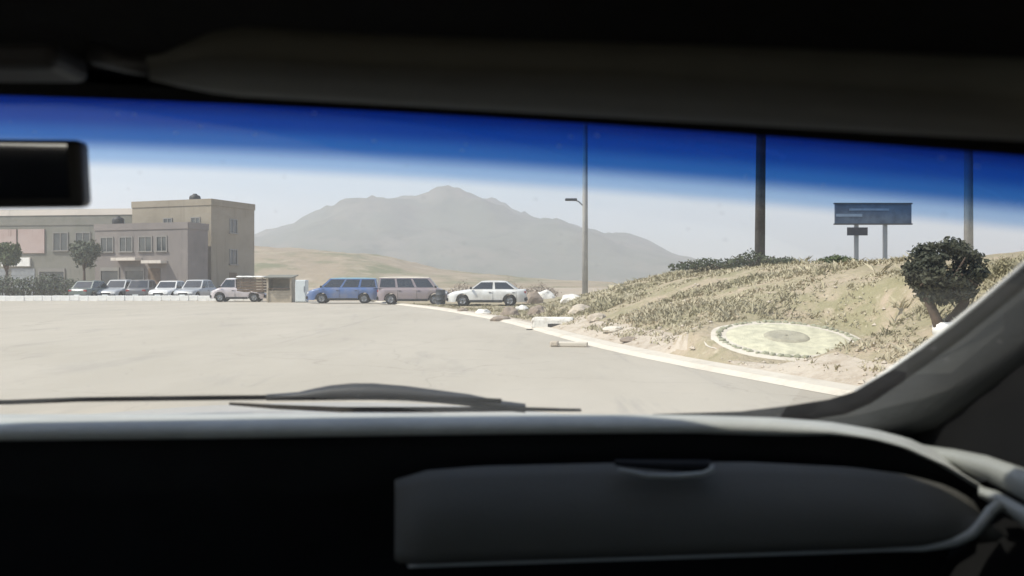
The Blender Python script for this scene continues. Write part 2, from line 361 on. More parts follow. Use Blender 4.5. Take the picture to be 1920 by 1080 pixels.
# ------------------------------------------------------------------ foliage helpers
def leaves(mb, c, r, n, size, rnd, shell=.55, flat=1.0, lump=.5, seed=0):
    c = Vector(c)
    for _ in range(n):
        d = Vector((rnd.gauss(0, 1), rnd.gauss(0, 1), rnd.gauss(0, 1))).normalized()
        rr = shell + (1 - shell) * rnd.random() ** .6
        k = 1 + lump * noise.noise(d * 2.2 + Vector((seed, 0, 0)))
        p = c + Vector((d.x * r[0], d.y * r[1], d.z * r[2])) * rr * k
        nrm = (d + Vector((rnd.gauss(0, .6), rnd.gauss(0, .6), rnd.gauss(0, .6)))).normalized()
        a = nrm.orthogonal().normalized(); a.rotate(Matrix.Rotation(rnd.random() * 6.28, 3, nrm)); b = nrm.cross(a)
        s = size * (.6 + .8 * rnd.random())
        mb.add([p - a * s, p - b * s * .5 + nrm * s * .1, p + a * s, p + b * s * .5 + nrm * s * .1], [(0, 1, 2, 3)])

def tree(name, label, base, trunk_pts, tr, clumps, lm, group=None, size=.05, nleaf=400, seed=1, cat='tree'):
    rnd = random.Random(seed); root = empty(name, base)
    tm = MB()
    for pts, rad in trunk_pts: tm.tube(pts, rad, 7)
    tm.build('trunk', M['bark'], root)
    cm = MB()
    for i, (c, r, k) in enumerate(clumps): leaves(cm, c, r, int(nleaf * k), size, rnd, .45, seed=seed + i * 3)
    cm.build('crown', lm, root, normals=False)
    return tag(root, label, cat, group)

# ------------------------------------------------------------------ buildings
def building(name, label, p0, p1, depth, h, wall, rows_, parapet=None, base=0, roofmat=None, cat='building'):
    """p0->p1 front wall left to right as seen from the road; rows_: (face, z0, z1, u-list[(u0,u1)], kind)"""
    p0 = Vector((p0[0], p0[1], 0)); p1 = Vector((p1[0], p1[1], 0)); ax = (p1 - p0); Lf = ax.length; ax.normalize(); inn = Vector((-ax.y, ax.x, 0))
    root = empty(name, (p0.x, p0.y, base), math.atan2(ax.y, ax.x))
    MB().box((Lf / 2, depth / 2, h / 2), (Lf, depth, h)).build('wall', wall, root)
    pm = MB(); t = .25; ph = .55
    for (cx, cy, dx, dy) in ((Lf / 2, -.06 + t / 2, Lf + .12, t), (Lf / 2, depth + .06 - t / 2, Lf + .12, t), (-.06 + t / 2, depth / 2, t, depth - 2 * t + .1), (Lf + .06 - t / 2, depth / 2, t, depth - 2 * t + .1)):
        pm.box((cx, cy, h + ph / 2 - .15), (dx, dy, ph))
    pm.build('parapet', parapet or wall, root)
    MB().box((Lf / 2, depth / 2, h + .05), (Lf - .6, depth - .6, .1)).build('roof', roofmat or M['conc'], root)
    for face, z0, z1, us, kind in rows_:
        for (u0, u1) in us:
            def T(u, out, z):
                return Vector((u, -out, z)) if face == 'front' else Vector((Lf + out, u, z))
            wd = u1 - u0; hh = z1 - z0
            def bx(mb, ua, ub, oa, ob, za, zb):
                a = T(ua, oa, za); b = T(ub, ob, zb); mb.box((a + b) / 2, (abs(b.x - a.x), abs(b.y - a.y), abs(b.z - a.z)))
            if kind == 'window':
                f = MB(); q = .09
                bx(f, u0, u1, -.05, .07, z1 - q, z1); bx(f, u0 - .08, u1 + .08, -.05, .14, z0 - .05, z0 + q * .6)
                bx(f, u0, u0 + q, -.05, .07, z0 + .06, z1 - q); bx(f, u1 - q, u1, -.05, .07, z0 + .06, z1 - q)
                bx(f, (u0 + u1) / 2 - .04, (u0 + u1) / 2 + .04, -.05, .055, z0 + .06, z1 - q)
                fo = f.build('window', M['frame'], root)
                pn = MB(); bx(pn, u0 + q, u1 - q, -.03, .015, z0 + .06, z1 - q); pn.build('pane', M['glass'], fo)
            elif kind == 'shopfront':
                f = MB(); q = .1
                bx(f, u0, u1, -.05, .09, z1 - .3, z1); bx(f, u0, u0 + q, -.05, .09, z0, z1 - .3); bx(f, u1 - q, u1, -.05, .09, z0, z1 - .3)
                fo = f.build('shopfront', M['frame'], root)
                pn = MB(); bx(pn, u0 + q, u1 - q, -.03, .02, z0, z1 - .3); pn.build('pane', M['glass'], fo)
            elif kind == 'shutter':
                f = MB(); k = 12
                for i in range(k): bx(f, u0, u1, -.03, .03 + .02 * (i % 2), z0 + hh * i / k, z0 + hh * (i + 1) / k)
                f.build('roller_shutter', M['shutter'], root)
            elif kind == 'panel':
                f = MB(); bx(f, u0, u1, -.05, .10, z0, z1); f.build('wall_panel', M['pink_wall'], root)
            elif kind == 'ledge':
                f = MB(); bx(f, u0, u1, -.05, .8, z0, z1); f.build('canopy_ledge', M['cream_wall'], root)
            elif kind == 'band':
                f = MB(); bx(f, u0, u1, -.05, .05, z0, z1); f.build('facade_band', M['green_grey'], root)
            elif kind == 'sign':
                f = MB(); bx(f, u0, u1, -.05, .18, z0, z1); o = f.build('sign_board', M['white_paint'], root)
            elif kind == 'door':
                f = MB(); bx(f, u0, u1, -.05, .05, z0, z1); f.build('door', M['brown_wood'], root)
    return tag(root, label, cat)

A0 = P(-330, 0, 84); A1 = P(262, 0, 80)
L = (A1 - A0).length
building('commercial_building', 'long two-storey building with pale parapet and pinkish wall panels behind the hedge', A0, A1, 12, 7.6, M['green_grey'],
    [('front', 4.2, 5.9, [(10 + 2.3 * i, 11.5 + 2.3 * i) for i in range(3)] + [(23.4, 24.9), (25.6, 27.1)], 'window'),
     ('front', 4.0, 6.2, [(17.6, 19.8), (20.0, 22.6)], 'panel'),
     ('front', 2.8, 3.6, [(18.4, 21.2)], 'sign'),
     ('front', 6.55, 7.3, [(.2, L - .2)], 'band'),
     ('front', 0.3, 2.6, [(8, 11), (12, 15), (22.0, 24.6)], 'shopfront'), ('front', .05, 2.6, [(16.4, 18.9), (19.3, 21.6)], 'shutter')],
    parapet=M['cream_wall'])
C0 = P(178, 0, 76); C1 = P(352, 0, 73); L = (C1 - C0).length
building('shop_annex', 'low grey-brown flat-roofed annex with pale ledges behind the parked cars', C0, C1, 2.6, 5.9, M['grey_wall'],
    [('front', 3.9, 5.2, [(.6, 2.0), (2.6, 4.0), (4.6, 6.0), (6.4, 7.5)], 'window'), ('front', 3.15, 3.4, [(2.4, 4.9)], 'ledge'), ('front', 2.9, 3.15, [(5.5, 7.5)], 'ledge'),
     ('front', .2, 2.6, [(.6, 2.6), (3.2, 5.2)], 'shopfront'), ('front', .05, 2.5, [(5.6, 6.8)], 'door')], parapet=M['grey_wall'])
B0 = P(248, 0, 79.5); B1 = P(396, 0, 76.5); L = (B1 - B0).length
building('apartment_block', 'tall tan flat-roofed block with its darker side turned to the mountain', B0, B1, 6, 8.15, M['tan_wall'],
    [('front', 5.7, 7.0, [(L - 2.2, L - 1.2), (L - 5.2, L - 4.2)], 'window'),
     ('front', 2.9, 4.3, [(L - 2.2, L - 1.2), (L - 5.2, L - 4.2)], 'window'),
     ('front', .2, 2.2, [(L - 3.6, L - .8)], 'shopfront'),
     ('side', 5.7, 7.0, [(2.4, 3.5)], 'window'), ('side', 2.9, 4.3, [(2.4, 3.5)], 'window'),
     ('side', .05, 2.2, [(2.4, 3.4)], 'door')], parapet=M['tan_wall'])

def tank(label, loc, r_, h_):
    root = empty('water_tank', loc); pr = [(0, 0), (r_ * .96, 0), (r_, .05), (r_, h_ * .3), (r_ * .97, h_ * .33), (r_, h_ * .36), (r_, h_ * .68), (r_ * .9, h_ * .82), (r_ * .4, h_ * .93), (r_ * .35, h_), (0, h_)]
    MB().grid([[(q * math.cos(a_), q * math.sin(a_), z_) for q, z_ in pr] for a_ in [2 * math.pi * k / 20 for k in range(21)]]).build('tank_body', M['black_plastic'], root)
    MB().tube([(r_ + .03, 0, 0), (r_ + .03, 0, h_ * .6), (r_ * .9, 0, h_ * .7)], .025, 6).build('pipe', M['steel'], root)
    return tag(root, label, 'water tank')
tank('black water tank on the roof of the tan block', (B0.x + 5.3, B0.y + .9, 8.25), .5, 1.1)
tank('black water tank on the roof of the grey-brown annex', (C0.x + 1.6, C0.y + .9, 6.0), .5, 1.05)
# low whitewashed kerb wall along the far side of the road
wv = MB(); a = P(-260, 0, 63); b = P(492, 0, 63); nseg = 44
root = empty('low_wall', (a.x, 63, 0))
Lw = b.x - a.x
segme = MB().box((0, 0, .19), (Lw / nseg - .012, .32, .38), bev=.03).mesh('kerb_block'); segme.materials.append(M['white_paint'])
for i in range(nseg):
    o = bpy.data.objects.new('kerb_block', segme); COL.objects.link(o); o.parent = root; o.location = ((i + .5) * Lw / nseg, random.uniform(-.02, .02), random.uniform(-.02, .01))
tag(root, 'long low whitewashed block wall along the far side of the road', 'wall')

# ------------------------------------------------------------------ vehicles
def vehicle(name, label, loc, rz, color, Lc=4.3, W=1.7, H=1.45, belt=.92, hood=.78, gb=(-1.55, .75), gt=(-1.0, .15), trunk=None, roofmat=None, wins=((.04, .46), (.52, .95)),
            cat='car', group=None, glass_side=True, wheel_r=.31, axles=(-1.3, 1.32)):
    root = empty(name, loc, rz); hl = Lc / 2; hw = W / 2; trunk = trunk or belt
    rows = []; xs = list(np.linspace(-hl, hl, 64))
    def deck(x):
        if x > gb[1]: return float(np.interp(x, [gb[1], hl - .35, hl - .06, hl], [belt, hood, hood - .12, hood - .3]))
        if x < gb[0]: return float(np.interp(x, [-hl, -hl + .05, gb[0]], [trunk - .22, trunk - .04, belt]))
        return belt
    for x in xs:
        low = .22
        for ax_ in axles:
            q = wheel_r + .07
            if abs(x - ax_) < q: low = max(low, wheel_r + math.sqrt(q * q - (x - ax_) ** 2) * .98)
        end = min(1, (hl - abs(x)) / .5); tap = hw * (.80 + .20 * math.sin(end * math.pi / 2))
        d = deck(x); low = min(low, d - .08); mid = low + (d - low) * .55
        half = [(-tap * .96, low), (-tap, mid), (-tap * .98, d - .10), (-tap * .93, d - .02), (-tap * .6, d + .015), (0, d + .025)]
        rows.append([(x, y, z) for y, z in half] + [(x, -y, z) for y, z in half[-2::-1]])
    b = MB(); b.grid(rows); 
    for r_, s_ in ((rows[0], 1), (rows[-1], -1)): b.add(r_, [tuple(range(len(r_)))])
    # greenhouse shell
    def gx(t, s): return gb[s] + (gt[s] - gb[s]) * t
    grow = []
    for t in (0, .35, .7, .93):
        z = belt - .02 + (H - belt) * t; y = hw * (.93 - .17 * t)
        grow.append([(gx(t, 0), -y, z), (gx(t, 1), -y, z), (gx(t, 1) + .04 * (1 - t), 0, z), (gx(t, 1), y, z), (gx(t, 0), y, z), (gx(t, 0) - .03, 0, z)])
    b.grid(grow, False, close=True)
    b.build('body', color, root)
    y = hw * .76; z = belt + (H - belt) * .91
    rm = MB(); rr = []
    for k in range(9):
        x = gt[0] - .03 + (gt[1] - gt[0] + .06) * k / 8; cz = (H - z) * (1 - (abs(k - 4) / 4.6) ** 3)
        rr.append([(x, -y * 1.02, z - .01), (x, -y * .93, z + cz * .75), (x, -y * .5, z + cz * .97), (x, 0, z + cz), (x, y * .5, z + cz * .97), (x, y * .93, z + cz * .75), (x, y * 1.02, z - .01)])
    rm.grid(rr); rm.add(rr[0], [tuple(range(7))]); rm.add(rr[-1], [tuple(range(7))]); rm.build('roof', roofmat or color, root)
    # glass panels a few mm proud of the shell
    for s in (-1, 1):
        for (f0, f1) in wins:
            q = []
            for (t, f) in ((.10, f0), (.10, f1), (.84, f1), (.84, f0)):
                yy = hw * (.93 - .17 * t) + .008; q.append(Vector((gx(t, 0) + (gx(t, 1) - gx(t, 0)) * f, s * yy, belt - .02 + (H - belt) * t)))
            g_ = MB(); g_.add(q + [v - Vector((0, s * .02, 0)) for v in q], [(0, 1, 2, 3), (4, 5, 6, 7), (0, 1, 5, 4), (1, 2, 6, 5), (2, 3, 7, 6), (3, 0, 4, 7)])
            g_.build('side_window', M['carglass'], root)
    for e, nm in ((1, 'windscreen'), (0, 'rear_window')):
        q = []
        for (t, f) in ((.10, -.88), (.10, .88), (.86, .88), (.86, -.88)):
            yy = hw * (.93 - .17 * t) * f; off = .015 if e else -.015
            bul = (.04 * (1 - t) if e else -.03) * (1 - abs(f)); q.append(Vector((gx(t, e) + off + bul, yy, belt - .02 + (H - belt) * t)))
        mid_b = Vector((gx(.10, e) + (.052 if e else -.046), 0, q[0].z)); mid_t = Vector((gx(.86, e) + (.024 if e else -.046), 0, q[2].z))
        MB().add([q[0], mid_b, mid_t, q[3], q[1], q[2]], [(0, 1, 2, 3), (1, 4, 5, 2)]).build(nm, M['carglass'], root)
    for ax_ in axles:
        for s in (-1, 1):
            prof = [(wheel_r * .62, .10), (wheel_r * .9, .105), (wheel_r, .07), (wheel_r, -.07), (wheel_r * .9, -.105), (wheel_r * .62, -.10)]
            tm = MB(); tm.grid([[(ax_ + r_ * math.cos(a_), s * (hw - .12) + yy, wheel_r + r_ * math.sin(a_)) for r_, yy in prof] for a_ in [2 * math.pi * k / 20 for k in range(21)]])
            wl = tm.build('wheel', M['tyre'], root)
            rmb = MB(); rmb.grid([[(ax_ + r_ * math.cos(a_), s * (hw - .12 + yy), wheel_r + r_ * math.sin(a_)) for r_, yy in ((.03, .085), (wheel_r * .3, .07), (wheel_r * .55, .055 if (k // 2) % 2 else .085), (wheel_r * .64, .10))] for k, a_ in enumerate([2 * math.pi * k / 20 for k in range(21)])], False)
            rmb.build('rim', M['rim'], wl)
    for s in (-1, 1):
        MB().box((hl - .10, s * hw * .66, hood - .20), (.14, .34, .13), bev=.03).build('headlight', M['lamp'], root)
        MB().box((-hl + .06, s * hw * .68, trunk - .18), (.12, .26, .14), bev=.03).build('tail_light', M['red'], root)
        MB().box((gb[1] - .12, s * (hw + .07), belt + .08), (.12, .16, .12), bev=.03).build('wing_mirror', M['black_plastic'], root)
    for s in (-1, 1):
        MB().box(((axles[0] + axles[1]) / 2, s * (hw * .975), .27), (axles[1] - axles[0] - 2 * wheel_r - .2, .05, .14), bev=.02).build('sill', M['black_plastic'], root)
        for f0, f1 in wins[-2:]:
            xm = gb[0] + (gb[1] - gb[0]) * f0 - .03
            MB().box((xm, s * (hw * .985), belt - .36), (.014, .03, .5)).build('door_seam', M['black_plastic'], root)
            MB().box((xm + .14, s * (hw * .985 + .012), belt - .17), (.16, .03, .035), bev=.01).build('door_handle', M['black_plastic'], root)
    MB().box((hl + .055, 0, .42), (.02, .42, .11)).build('number_plate', M['fridge'], root); MB().box((-hl - .055, 0, .42), (.02, .42, .11)).build('number_plate', M['fridge'], root)
    MB().box((hl - .03, 0, hood - .24), (.10, W * .42, .11), bev=.02).build('grille', M['black_plastic'], root)
    MB().box((hl - .02, 0, .38), (.14, W * .86, .2), bev=.05).build('front_bumper', M['black_plastic'], root)
    MB().box((-hl + .02, 0, .38), (.14, W * .86, .2), bev=.05).build('rear_bumper', M['black_plastic'], root)
    return tag(root, label, cat, group)

def gpt(px, D): return ((px - 960) / F * D, D, 0 if D < 63 else -.03)
# cars parked nose-in before the annex, seen end on
D = 67
row = [('grey_green', 176, M['p_green'], 'grey-green parked car next to the hedge end', 83), ('silver', 224, M['p_silver'], 'silver parked car with pale bonnet, second from the hedge', 266),
       ('dark', 271, M['p_grey'], 'dark grey parked car in the middle of the row', 95), ('white', 318, M['p_white'], 'white parked car between the dark grey and the silver one', 268), ('pale', 368, M['p_silver'], 'silver parked car nearest the dusty white truck', 262)]
for nm, px, c, lab, ang in row:
    vehicle('parked_car', lab, gpt(px, D + random.uniform(-1, 1)), R(ang), c, H=1.45 + random.uniform(-.03, .15), Lc=4.1, group='cars parked in front of the annex')
# white sedan side on
vehicle('white_sedan', 'white sedan parked side-on beside the rubble at the road bend', gpt(914, 50), R(180 - 4), M['p_white'], Lc=4.4, H=1.42, gb=(-1.75, .95), gt=(-1.05, .25), trunk=.95, group=None)
vehicle('blue_van', 'blue van with its roof highlight painted pale blue parked side-on by the kiosk', gpt(646, 56), R(183), M['p_blue'], Lc=4.5, H=1.62, belt=.98, hood=.86, gb=(-2.15, 1.45), gt=(-2.0, .75), roofmat=M['p_roof_highlight'],
        wins=((.03, .30), (.34, .62), (.66, .95)), cat='van')
vehicle('mauve_van', 'mauve-grey van with a cream roof parked beside the dark drum', gpt(775, 53.5), R(2), M['p_mauve'], Lc=4.2, H=1.66, belt=.98, hood=.88, gb=(-2.05, 1.5), gt=(-1.95, .95), roofmat=M['p_cream'],
        wins=((.03, .30), (.34, .62), (.66, .95)), cat='van')
# pickup truck with stake bed
tk = vehicle('stake_truck', 'dusty white truck with a brown boarded bed and white cover', gpt(450, 60.5), R(184), M['p_pinkwhite'], Lc=3.6, H=1.62, belt=.95, hood=.86, gb=(.10, 1.25), gt=(.16, .75), trunk=.62, wins=((.06, .92),), cat='truck', roofmat=M['p_white'], axles=(-1.1, 1.15))
for k in range(5):
    for s in (-1, 1): MB().box((-.85, s * .82, .74 + k * .19), (1.75, .04, .15)).build('board', M['brown_wood'], tk)
    MB().box((-1.74, 0, .74 + k * .19), (.04, 1.6, .15)).build('board', M['brown_wood'], tk)
for x in (-1.65, -.85, -.05):
    for s in (-1, 1): MB().box((x, s * .785, 1.14), (.06, .03, 1.0)).build('stake', M['dark_steel'], tk)
cv = MB(); cv.grid([[(x, y, 1.70 + .06 * math.cos(y / .9 * 1.4) + .01 * math.sin(x * 9)) for y in np.linspace(-.9, .9, 9)] for x in np.linspace(-1.8, .05, 9)]); solid(cv.build('cover', M['white_paint'], tk), .04)

# kiosk + fridge + drum
kx, kd = gpt(533, 59)[0], 59
kr = empty('kiosk', (kx, kd, -.03), R(3))
MB().box((-.95, 0, .85), (.12, 1.4, 1.7)).build('post', M['beige'], kr); MB().box((.55, 0, .85), (.12, 1.4, 1.7)).build('post', M['beige'], kr)
MB().box((-.2, .64, .85), (1.36, .08, 1.66)).build('back_wall', M['beige'], kr)
for k in range(5): MB().box((-.2, -.62, .1 + k * .16), (1.36, .06, .15)).build('plank', M['beige'], kr)
MB().box((-.2, -.55, .93), (1.36, .5, .06)).build('counter', M['brown_wood'], kr)
MB().box((-.2, 0, 1.75), (1.9, 1.9, .08), M=Matrix.Rotation(R(5), 4, 'X')).build('roof', M['green_grey'], kr)
tag(kr, 'small beige boarded roadside kiosk between the white truck and the blue van', 'kiosk')
fr = empty('fridge', (gpt(566, 58.5)[0], 58.5, -.03), R(-4))
MB().box((0, 0, .78), (.72, .62, 1.46), bev=.04).build('cabinet', M['fridge'], fr); MB().box((0, -.335, .78), (.68, .05, 1.38), bev=.02).build('door', M['fridge'], fr)
MB().box((.27, -.385, .9), (.03, .03, .4)).build('handle', M['dark_steel'], fr); MB().box((0, 0, .03), (.66, .56, .06)).build('plinth', M['black_plastic'], fr)
tag(fr, 'tall white fridge standing against the kiosk', 'fridge')
dr = empty('drum', gpt(826, 51), 0)
pr = [(0, 0), (.27, 0), (.29, .02), (.28, .04), (.28, .28), (.295, .3), (.28, .32), (.28, .58), (.295, .6), (.28, .62), (.28, .86), (.29, .89), (.27, .9), (.26, .87), (0, .87)]
MB().grid([[(r_ * math.cos(a_), r_ * math.sin(a_), z_) for r_, z_ in pr] for a_ in [2 * math.pi * k / 20 for k in range(21)]]).build('barrel', M['dark_steel'], dr)
MB().tube([(.14, .05, .865), (.14, .05, .90)], .035, 8).build('bung', M['steel'], dr)
tag(dr, 'dark metal drum standing between the mauve van and the white sedan', 'drum')

# ------------------------------------------------------------------ hedge and trees by the buildings
def hedge(name, label, pa, pb, D, h, wdt, seed):
    rnd = random.Random(seed); xa, xb = gpt(pa, D)[0], gpt(pb, D)[0]; root = empty(name, (xa, D, -.03)); n_ = int((xb - xa) / .8) + 1
    st = MB(); cm = MB()
    for i in range(n_):
        x = (xb - xa) * (i + .5) / n_; hh = h * (.85 + .3 * rnd.random())
        st.tube([(x, 0, 0), (x + .05, 0, hh * .5), (x, .05, hh * .8)], [.05, .04, .02], 5)
        leaves(cm, (x, 0, hh * .52), (.75, wdt / 2, hh * .5), 420, .10, rnd, .5, seed=seed + i)
    st.build('stem', M['bark'], root); cm.build('foliage', M['leaf_hedge'], root, normals=False)
    return tag(root, label, 'hedge')
hedge('hedge', 'grey-green hedge in front of the long pale building', -220, 150, 66, 1.75, 1.1, 5)
def street_tree(label, px, D, h, cr, lm, seed, k=1.0):
    rnd = random.Random(seed); cl = []
    for i in range(9):
        a_ = rnd.random() * 6.28; q = cr * .55 * rnd.random() ** .5
        cl.append(((math.cos(a_) * q, math.sin(a_) * q, h - cr * .9 + rnd.uniform(-.35, .35) * cr), (cr * .5, cr * .5, cr * .42), 1))
    tp = [([(0, 0, -.1), (.05, 0, h * .3), (0, .05, h * .62)], [.14, .11, .07])]
    for c, r, _ in cl: tp.append(([(0, .02, h * .45), Vector(c) * .6 + Vector((0, 0, h * .22)), c], [.06, .04, .02]))
    return tree('street_tree', label, gpt(px, D), tp, .1, cl, lm, size=.13, nleaf=int(420 * k), seed=seed, group='small trees before the long building')
street_tree('small green tree between the pinkish panels and the annex', 157, 71, 5.0, 1.5, M['leaf_hedge'], 21, .8)
street_tree('green tree before the long building at the far left', 12, 72, 4.8, 1.3, M['leaf_green'], 22, .8)

# ------------------------------------------------------------------ poles
def pole(label, base, h, r0, r1, m, arms, lean=(0, 0), bracket=None):
    root = empty('utility_pole', base)
    MB().tube([(0, 0, -.6), (lean[0] * .5, lean[1] * .5, h * .5), (lean[0], lean[1], h)], [r0, (r0 + r1) / 2, r1], 12).build('shaft', m, root)
    for z, ln in arms:
        ca = MB(); ca.box((lean[0] * z / h, lean[1] * z / h - r0 * .8, z), (ln, .10, .12), bev=.01); co = ca.build('crossarm', M['wood_pole'], root)
        for q in (-.45, -.2, .2, .45):
            MB().tube([(lean[0] * z / h + q * ln, -r0 * .8, z + .06), (lean[0] * z / h + q * ln, -r0 * .8, z + .12), (lean[0] * z / h + q * ln, -r0 * .8, z + .2)], [.03, .05, .03], 8).build('insulator', M['steel'], co)
    if bracket:
        z, ln = bracket
        MB().tube([(0, 0, z - .4), (-ln * .6, 0, z - .08), (-ln, 0, z)], .035, 6).build('bracket', M['steel'], root)
        MB().box((-ln - .18, 0, z + .02), (.62, .22, .13), bev=.04).build('lamp_head', M['dark_steel'], root)
    return tag(root, label, 'pole', 'utility poles along the embankment')
b1 = on_bank(1097, 46); pole('slim grey utility pole with a lamp bracket, before the mountain', b1, 11, .155, .12, M['conc'], [(10.4, 1.8)], bracket=((HY - 375) / F * 46 + EYE - b1.z, .55))
b2 = on_bank(1424, 27.5); pole('thick dark utility pole rising from the bushes on the embankment', b2, 10.5, .165, .125, M['wood_pole'], [(9.9, 2.0)], lean=(.12, 0))
b3 = on_bank(1816, 36); pole('grey utility pole rising behind the round clipped tree', b3, 11, .18, .14, M['conc'], [(10.4, 1.9)])
# ------------------------------------------------------------------ billboard
D = 52; bb = on_bank(1634, D); root = empty('billboard', (bb.x, D, bb.z)); s = D / F
zt = (HY - 383) * s + EYE - bb.z; zb = (HY - 419) * s + EYE - bb.z; xl = (1565 - 1634) * s; xr_ = (1708 - 1634) * s
for px in (1607, 1661): MB().box(((px - 1634) * s, .12, zt / 2 - .3), (.22, .16, zt + .5)).build('post', M['steel'], root)
pnl = MB().box(((xl + xr_) / 2, -.02, (zt + zb) / 2), (xr_ - xl, .12, zt - zb)).build('panel', M['sign'], root)
MB().box(((xl * .62 + xr_ * .0), -.09, (zt * .42 + zb * .58)), ((xr_ - xl) * .34, .02, .16)).build('faded_band', M['sign_band'], pnl)
MB().box(((xl * .40 + xr_ * .3), -.09, (zt * .72 + zb * .28)), ((xr_ - xl) * .52, .02, .12)).build('faded_band', M['sign_band'], pnl)
for z_ in (zt + .04, zb - .04): MB().box(((xl + xr_) / 2, -.02, z_), (xr_ - xl + .1, .18, .08)).build('panel_frame', M['dark_steel'], pnl)
sz = (HY - 434) * s + EYE - bb.z
MB().box(((1607 - 1634) * s, -.04, sz), (38 * s, .08, 15 * s)).build('small_sign', M['sign_dark'], root)
tag(root, 'dark blue two-post billboard with a small sign on its left post', 'billboard')

# ------------------------------------------------------------------ round bed on the bank
c = Vector(BED); pass
dx = Vector((1, 0, bank_z(c.x + .5, c.y) - bank_z(c.x - .5, c.y))); dy = Vector((0, 1, bank_z(c.x, c.y + .5) - bank_z(c.x, c.y - .5)))
rr_ = 125 / F * c.y
root = empty('round_bed', c)
def disc(mb, r0, r1, off, wob=0, seed=0, n_=64, rings=6, yk=1.0):
    rows = []
    for j in range(rings + 1):
        r_ = r0 + (r1 - r0) * j / rings; row = []
        for k in range(n_):
            a_ = 2 * math.pi * k / n_; q = r_ * (1 + (wob * noise.noise((math.cos(a_) * 2, math.sin(a_) * 2, seed)) if j == rings else 0))
            x, y = math.cos(a_) * q, math.sin(a_) * q * yk
            row.append((x, y, bank_z(c.x + x, c.y + y) - c.z + off - (.05 if j == rings else 0)))
        rows.append(row)
    mb.grid(rows, True, close=True)
yk = 1.0
m1 = MB(); disc(m1, rr_ * .05, rr_ * 1.24, .022, .12, 3, yk=yk); m1.build('gravel_apron', M['gutter'], root)
m1 = MB(); disc(m1, rr_ * .05, rr_ * .97, .045, .0, 3, yk=yk); m1.build('gravel_fill', M['gravel_white'], root)
m1 = MB(); disc(m1, rr_ * .02, rr_ * .36, .075, .1, 5, yk=yk); m1.build('soil_centre', M['bed_soil'], root)
rnd = random.Random(4)
stone = MB(); bm = bmesh.new(); bmesh.ops.create_icosphere(bm, subdivisions=1, radius=1)
stone.add([v.co * (1 + .22 * noise.noise(v.co * 2)) for v in bm.verts], [tuple(v.index for v in f.verts) for f in bm.faces]); bm.free()
stme = stone.mesh('edging_stone'); stme.materials.append(M['ring_stone'])
ns = 58
for k in range(ns):
    a_ = 2 * math.pi * (k + rnd.uniform(-.15, .15)) / ns; x, y = math.cos(a_) * rr_, math.sin(a_) * rr_ * yk
    o = bpy.data.objects.new('edging_stone', stme); COL.objects.link(o); o.parent = root
    o.location = (x, y, bank_z(c.x + x, c.y + y) - c.z + .015); o.scale = (.07 * rnd.uniform(.6, 1.35), .06 * rnd.uniform(.7, 1.3), .045 * rnd.uniform(.5, 1.4)); o.rotation_euler = (rnd.uniform(-.3, .3), rnd.uniform(-.3, .3), a_ + math.pi / 2)
tag(root, 'round pale gravel bed ringed with grey-green stones on the bank', 'flower bed')

# ------------------------------------------------------------------ round clipped tree
tb = hit(1770, 622); D = tb.y; s = D / F
cr = 77 * s; zc = (HY - 510) * s + EYE - tb.z; cz = 66 * s
rnd = random.Random(9); root = empty('clipped_tree', tb)
tk_ = MB()
tk_.tube([(-.02, 0, -.1), (-.10, 0, zc * .22), (-.20, .02, zc * .55), (-.24, .02, zc * .9)], [.085, .065, .055, .03], 8)
tk_.tube([(.02, 0, -.1), (.12, .02, zc * .2), (.27, 0, zc * .5), (.27, .02, zc * .9)], [.09, .075, .06, .03], 8)
for k in range(9):
    a_ = k * .7; tk_.tube([(-.22 + .5 * (k % 2), 0, zc * .62), (math.cos(a_) * cr * .4, math.sin(a_) * cr * .4, zc * .95), (math.cos(a_) * cr * .75, math.sin(a_) * cr * .75, zc + cz * .45 * math.sin(k * 2.1))], [.03, .02, .01], 5)
tko = tk_.build('trunk', M['bark'], root)
MB().tube([(.01, 0, -.05), (.01, 0, zc * .12), (.01, 0, zc * .16)], [.15, .15, .11], 10).build('whitewashed_foot', M['white_paint'], root)
cm = MB()
for k in range(160):
    d = Vector((rnd.gauss(0, 1), rnd.gauss(0, 1), rnd.gauss(0, 1))).normalized()
    rr = rnd.uniform(.62, .84) if k < 140 else .4
    p = (d.x * cr * rr, d.y * cr * rr, zc + d.z * cz * rr)
    if ((p[0] - .16 * cr) / (.36 * cr)) ** 2 + ((p[2] - zc - .08 * cz) / (.36 * cz)) ** 2 < 1 and rnd.random() < .9: continue     # thin, see-through middle
    leaves(cm, p, (cr * rnd.uniform(.14, .26), cr * .22, cz * rnd.uniform(.14, .24)), 70, .032, rnd, .2, lump=.6, seed=k)
cm.build('crown', M['leaf_dark'], root, normals=False)
tag(root, 'small round clipped dark tree with two trunks beside the windscreen pillar', 'tree')

# bushes on the crest
def bush(label, px, D, w_, h_, seed, lm):
    rnd = random.Random(seed); b_ = on_bank(px, D); root = empty('bush', b_); st = MB(); cm = MB()
    for k in range(7):
        x = w_ * (k / 6 - .5) * .8; st.tube([(x * .2, 0, -.05), (x * .6, 0, h_ * .4), (x, rnd.uniform(-.1, .1), h_ * .7)], [.025, .018, .008], 5)
        leaves(cm, (x, rnd.uniform(-.2, .2), h_ * .45 * (1.25 - abs(k - 3) / 5)), (w_ * .16, .3, h_ * .42 * (1.2 - abs(k - 3) / 5)), 170, .045, rnd, .4, seed=seed + k)
    st.build('stem', M['bark'], root); cm.build('foliage', lm, root, normals=False)
    return tag(root, label, 'bush', 'bushes on the crest of the embankment')
bush('low dark bush left of the thick dark pole', 1325, 27.0, 2.2, .42, 31, M['leaf_bush'])
bush('low dark bush right at the foot of the thick dark pole', 1412, 26.4, 1.6, .5, 32, M['leaf_bush'])
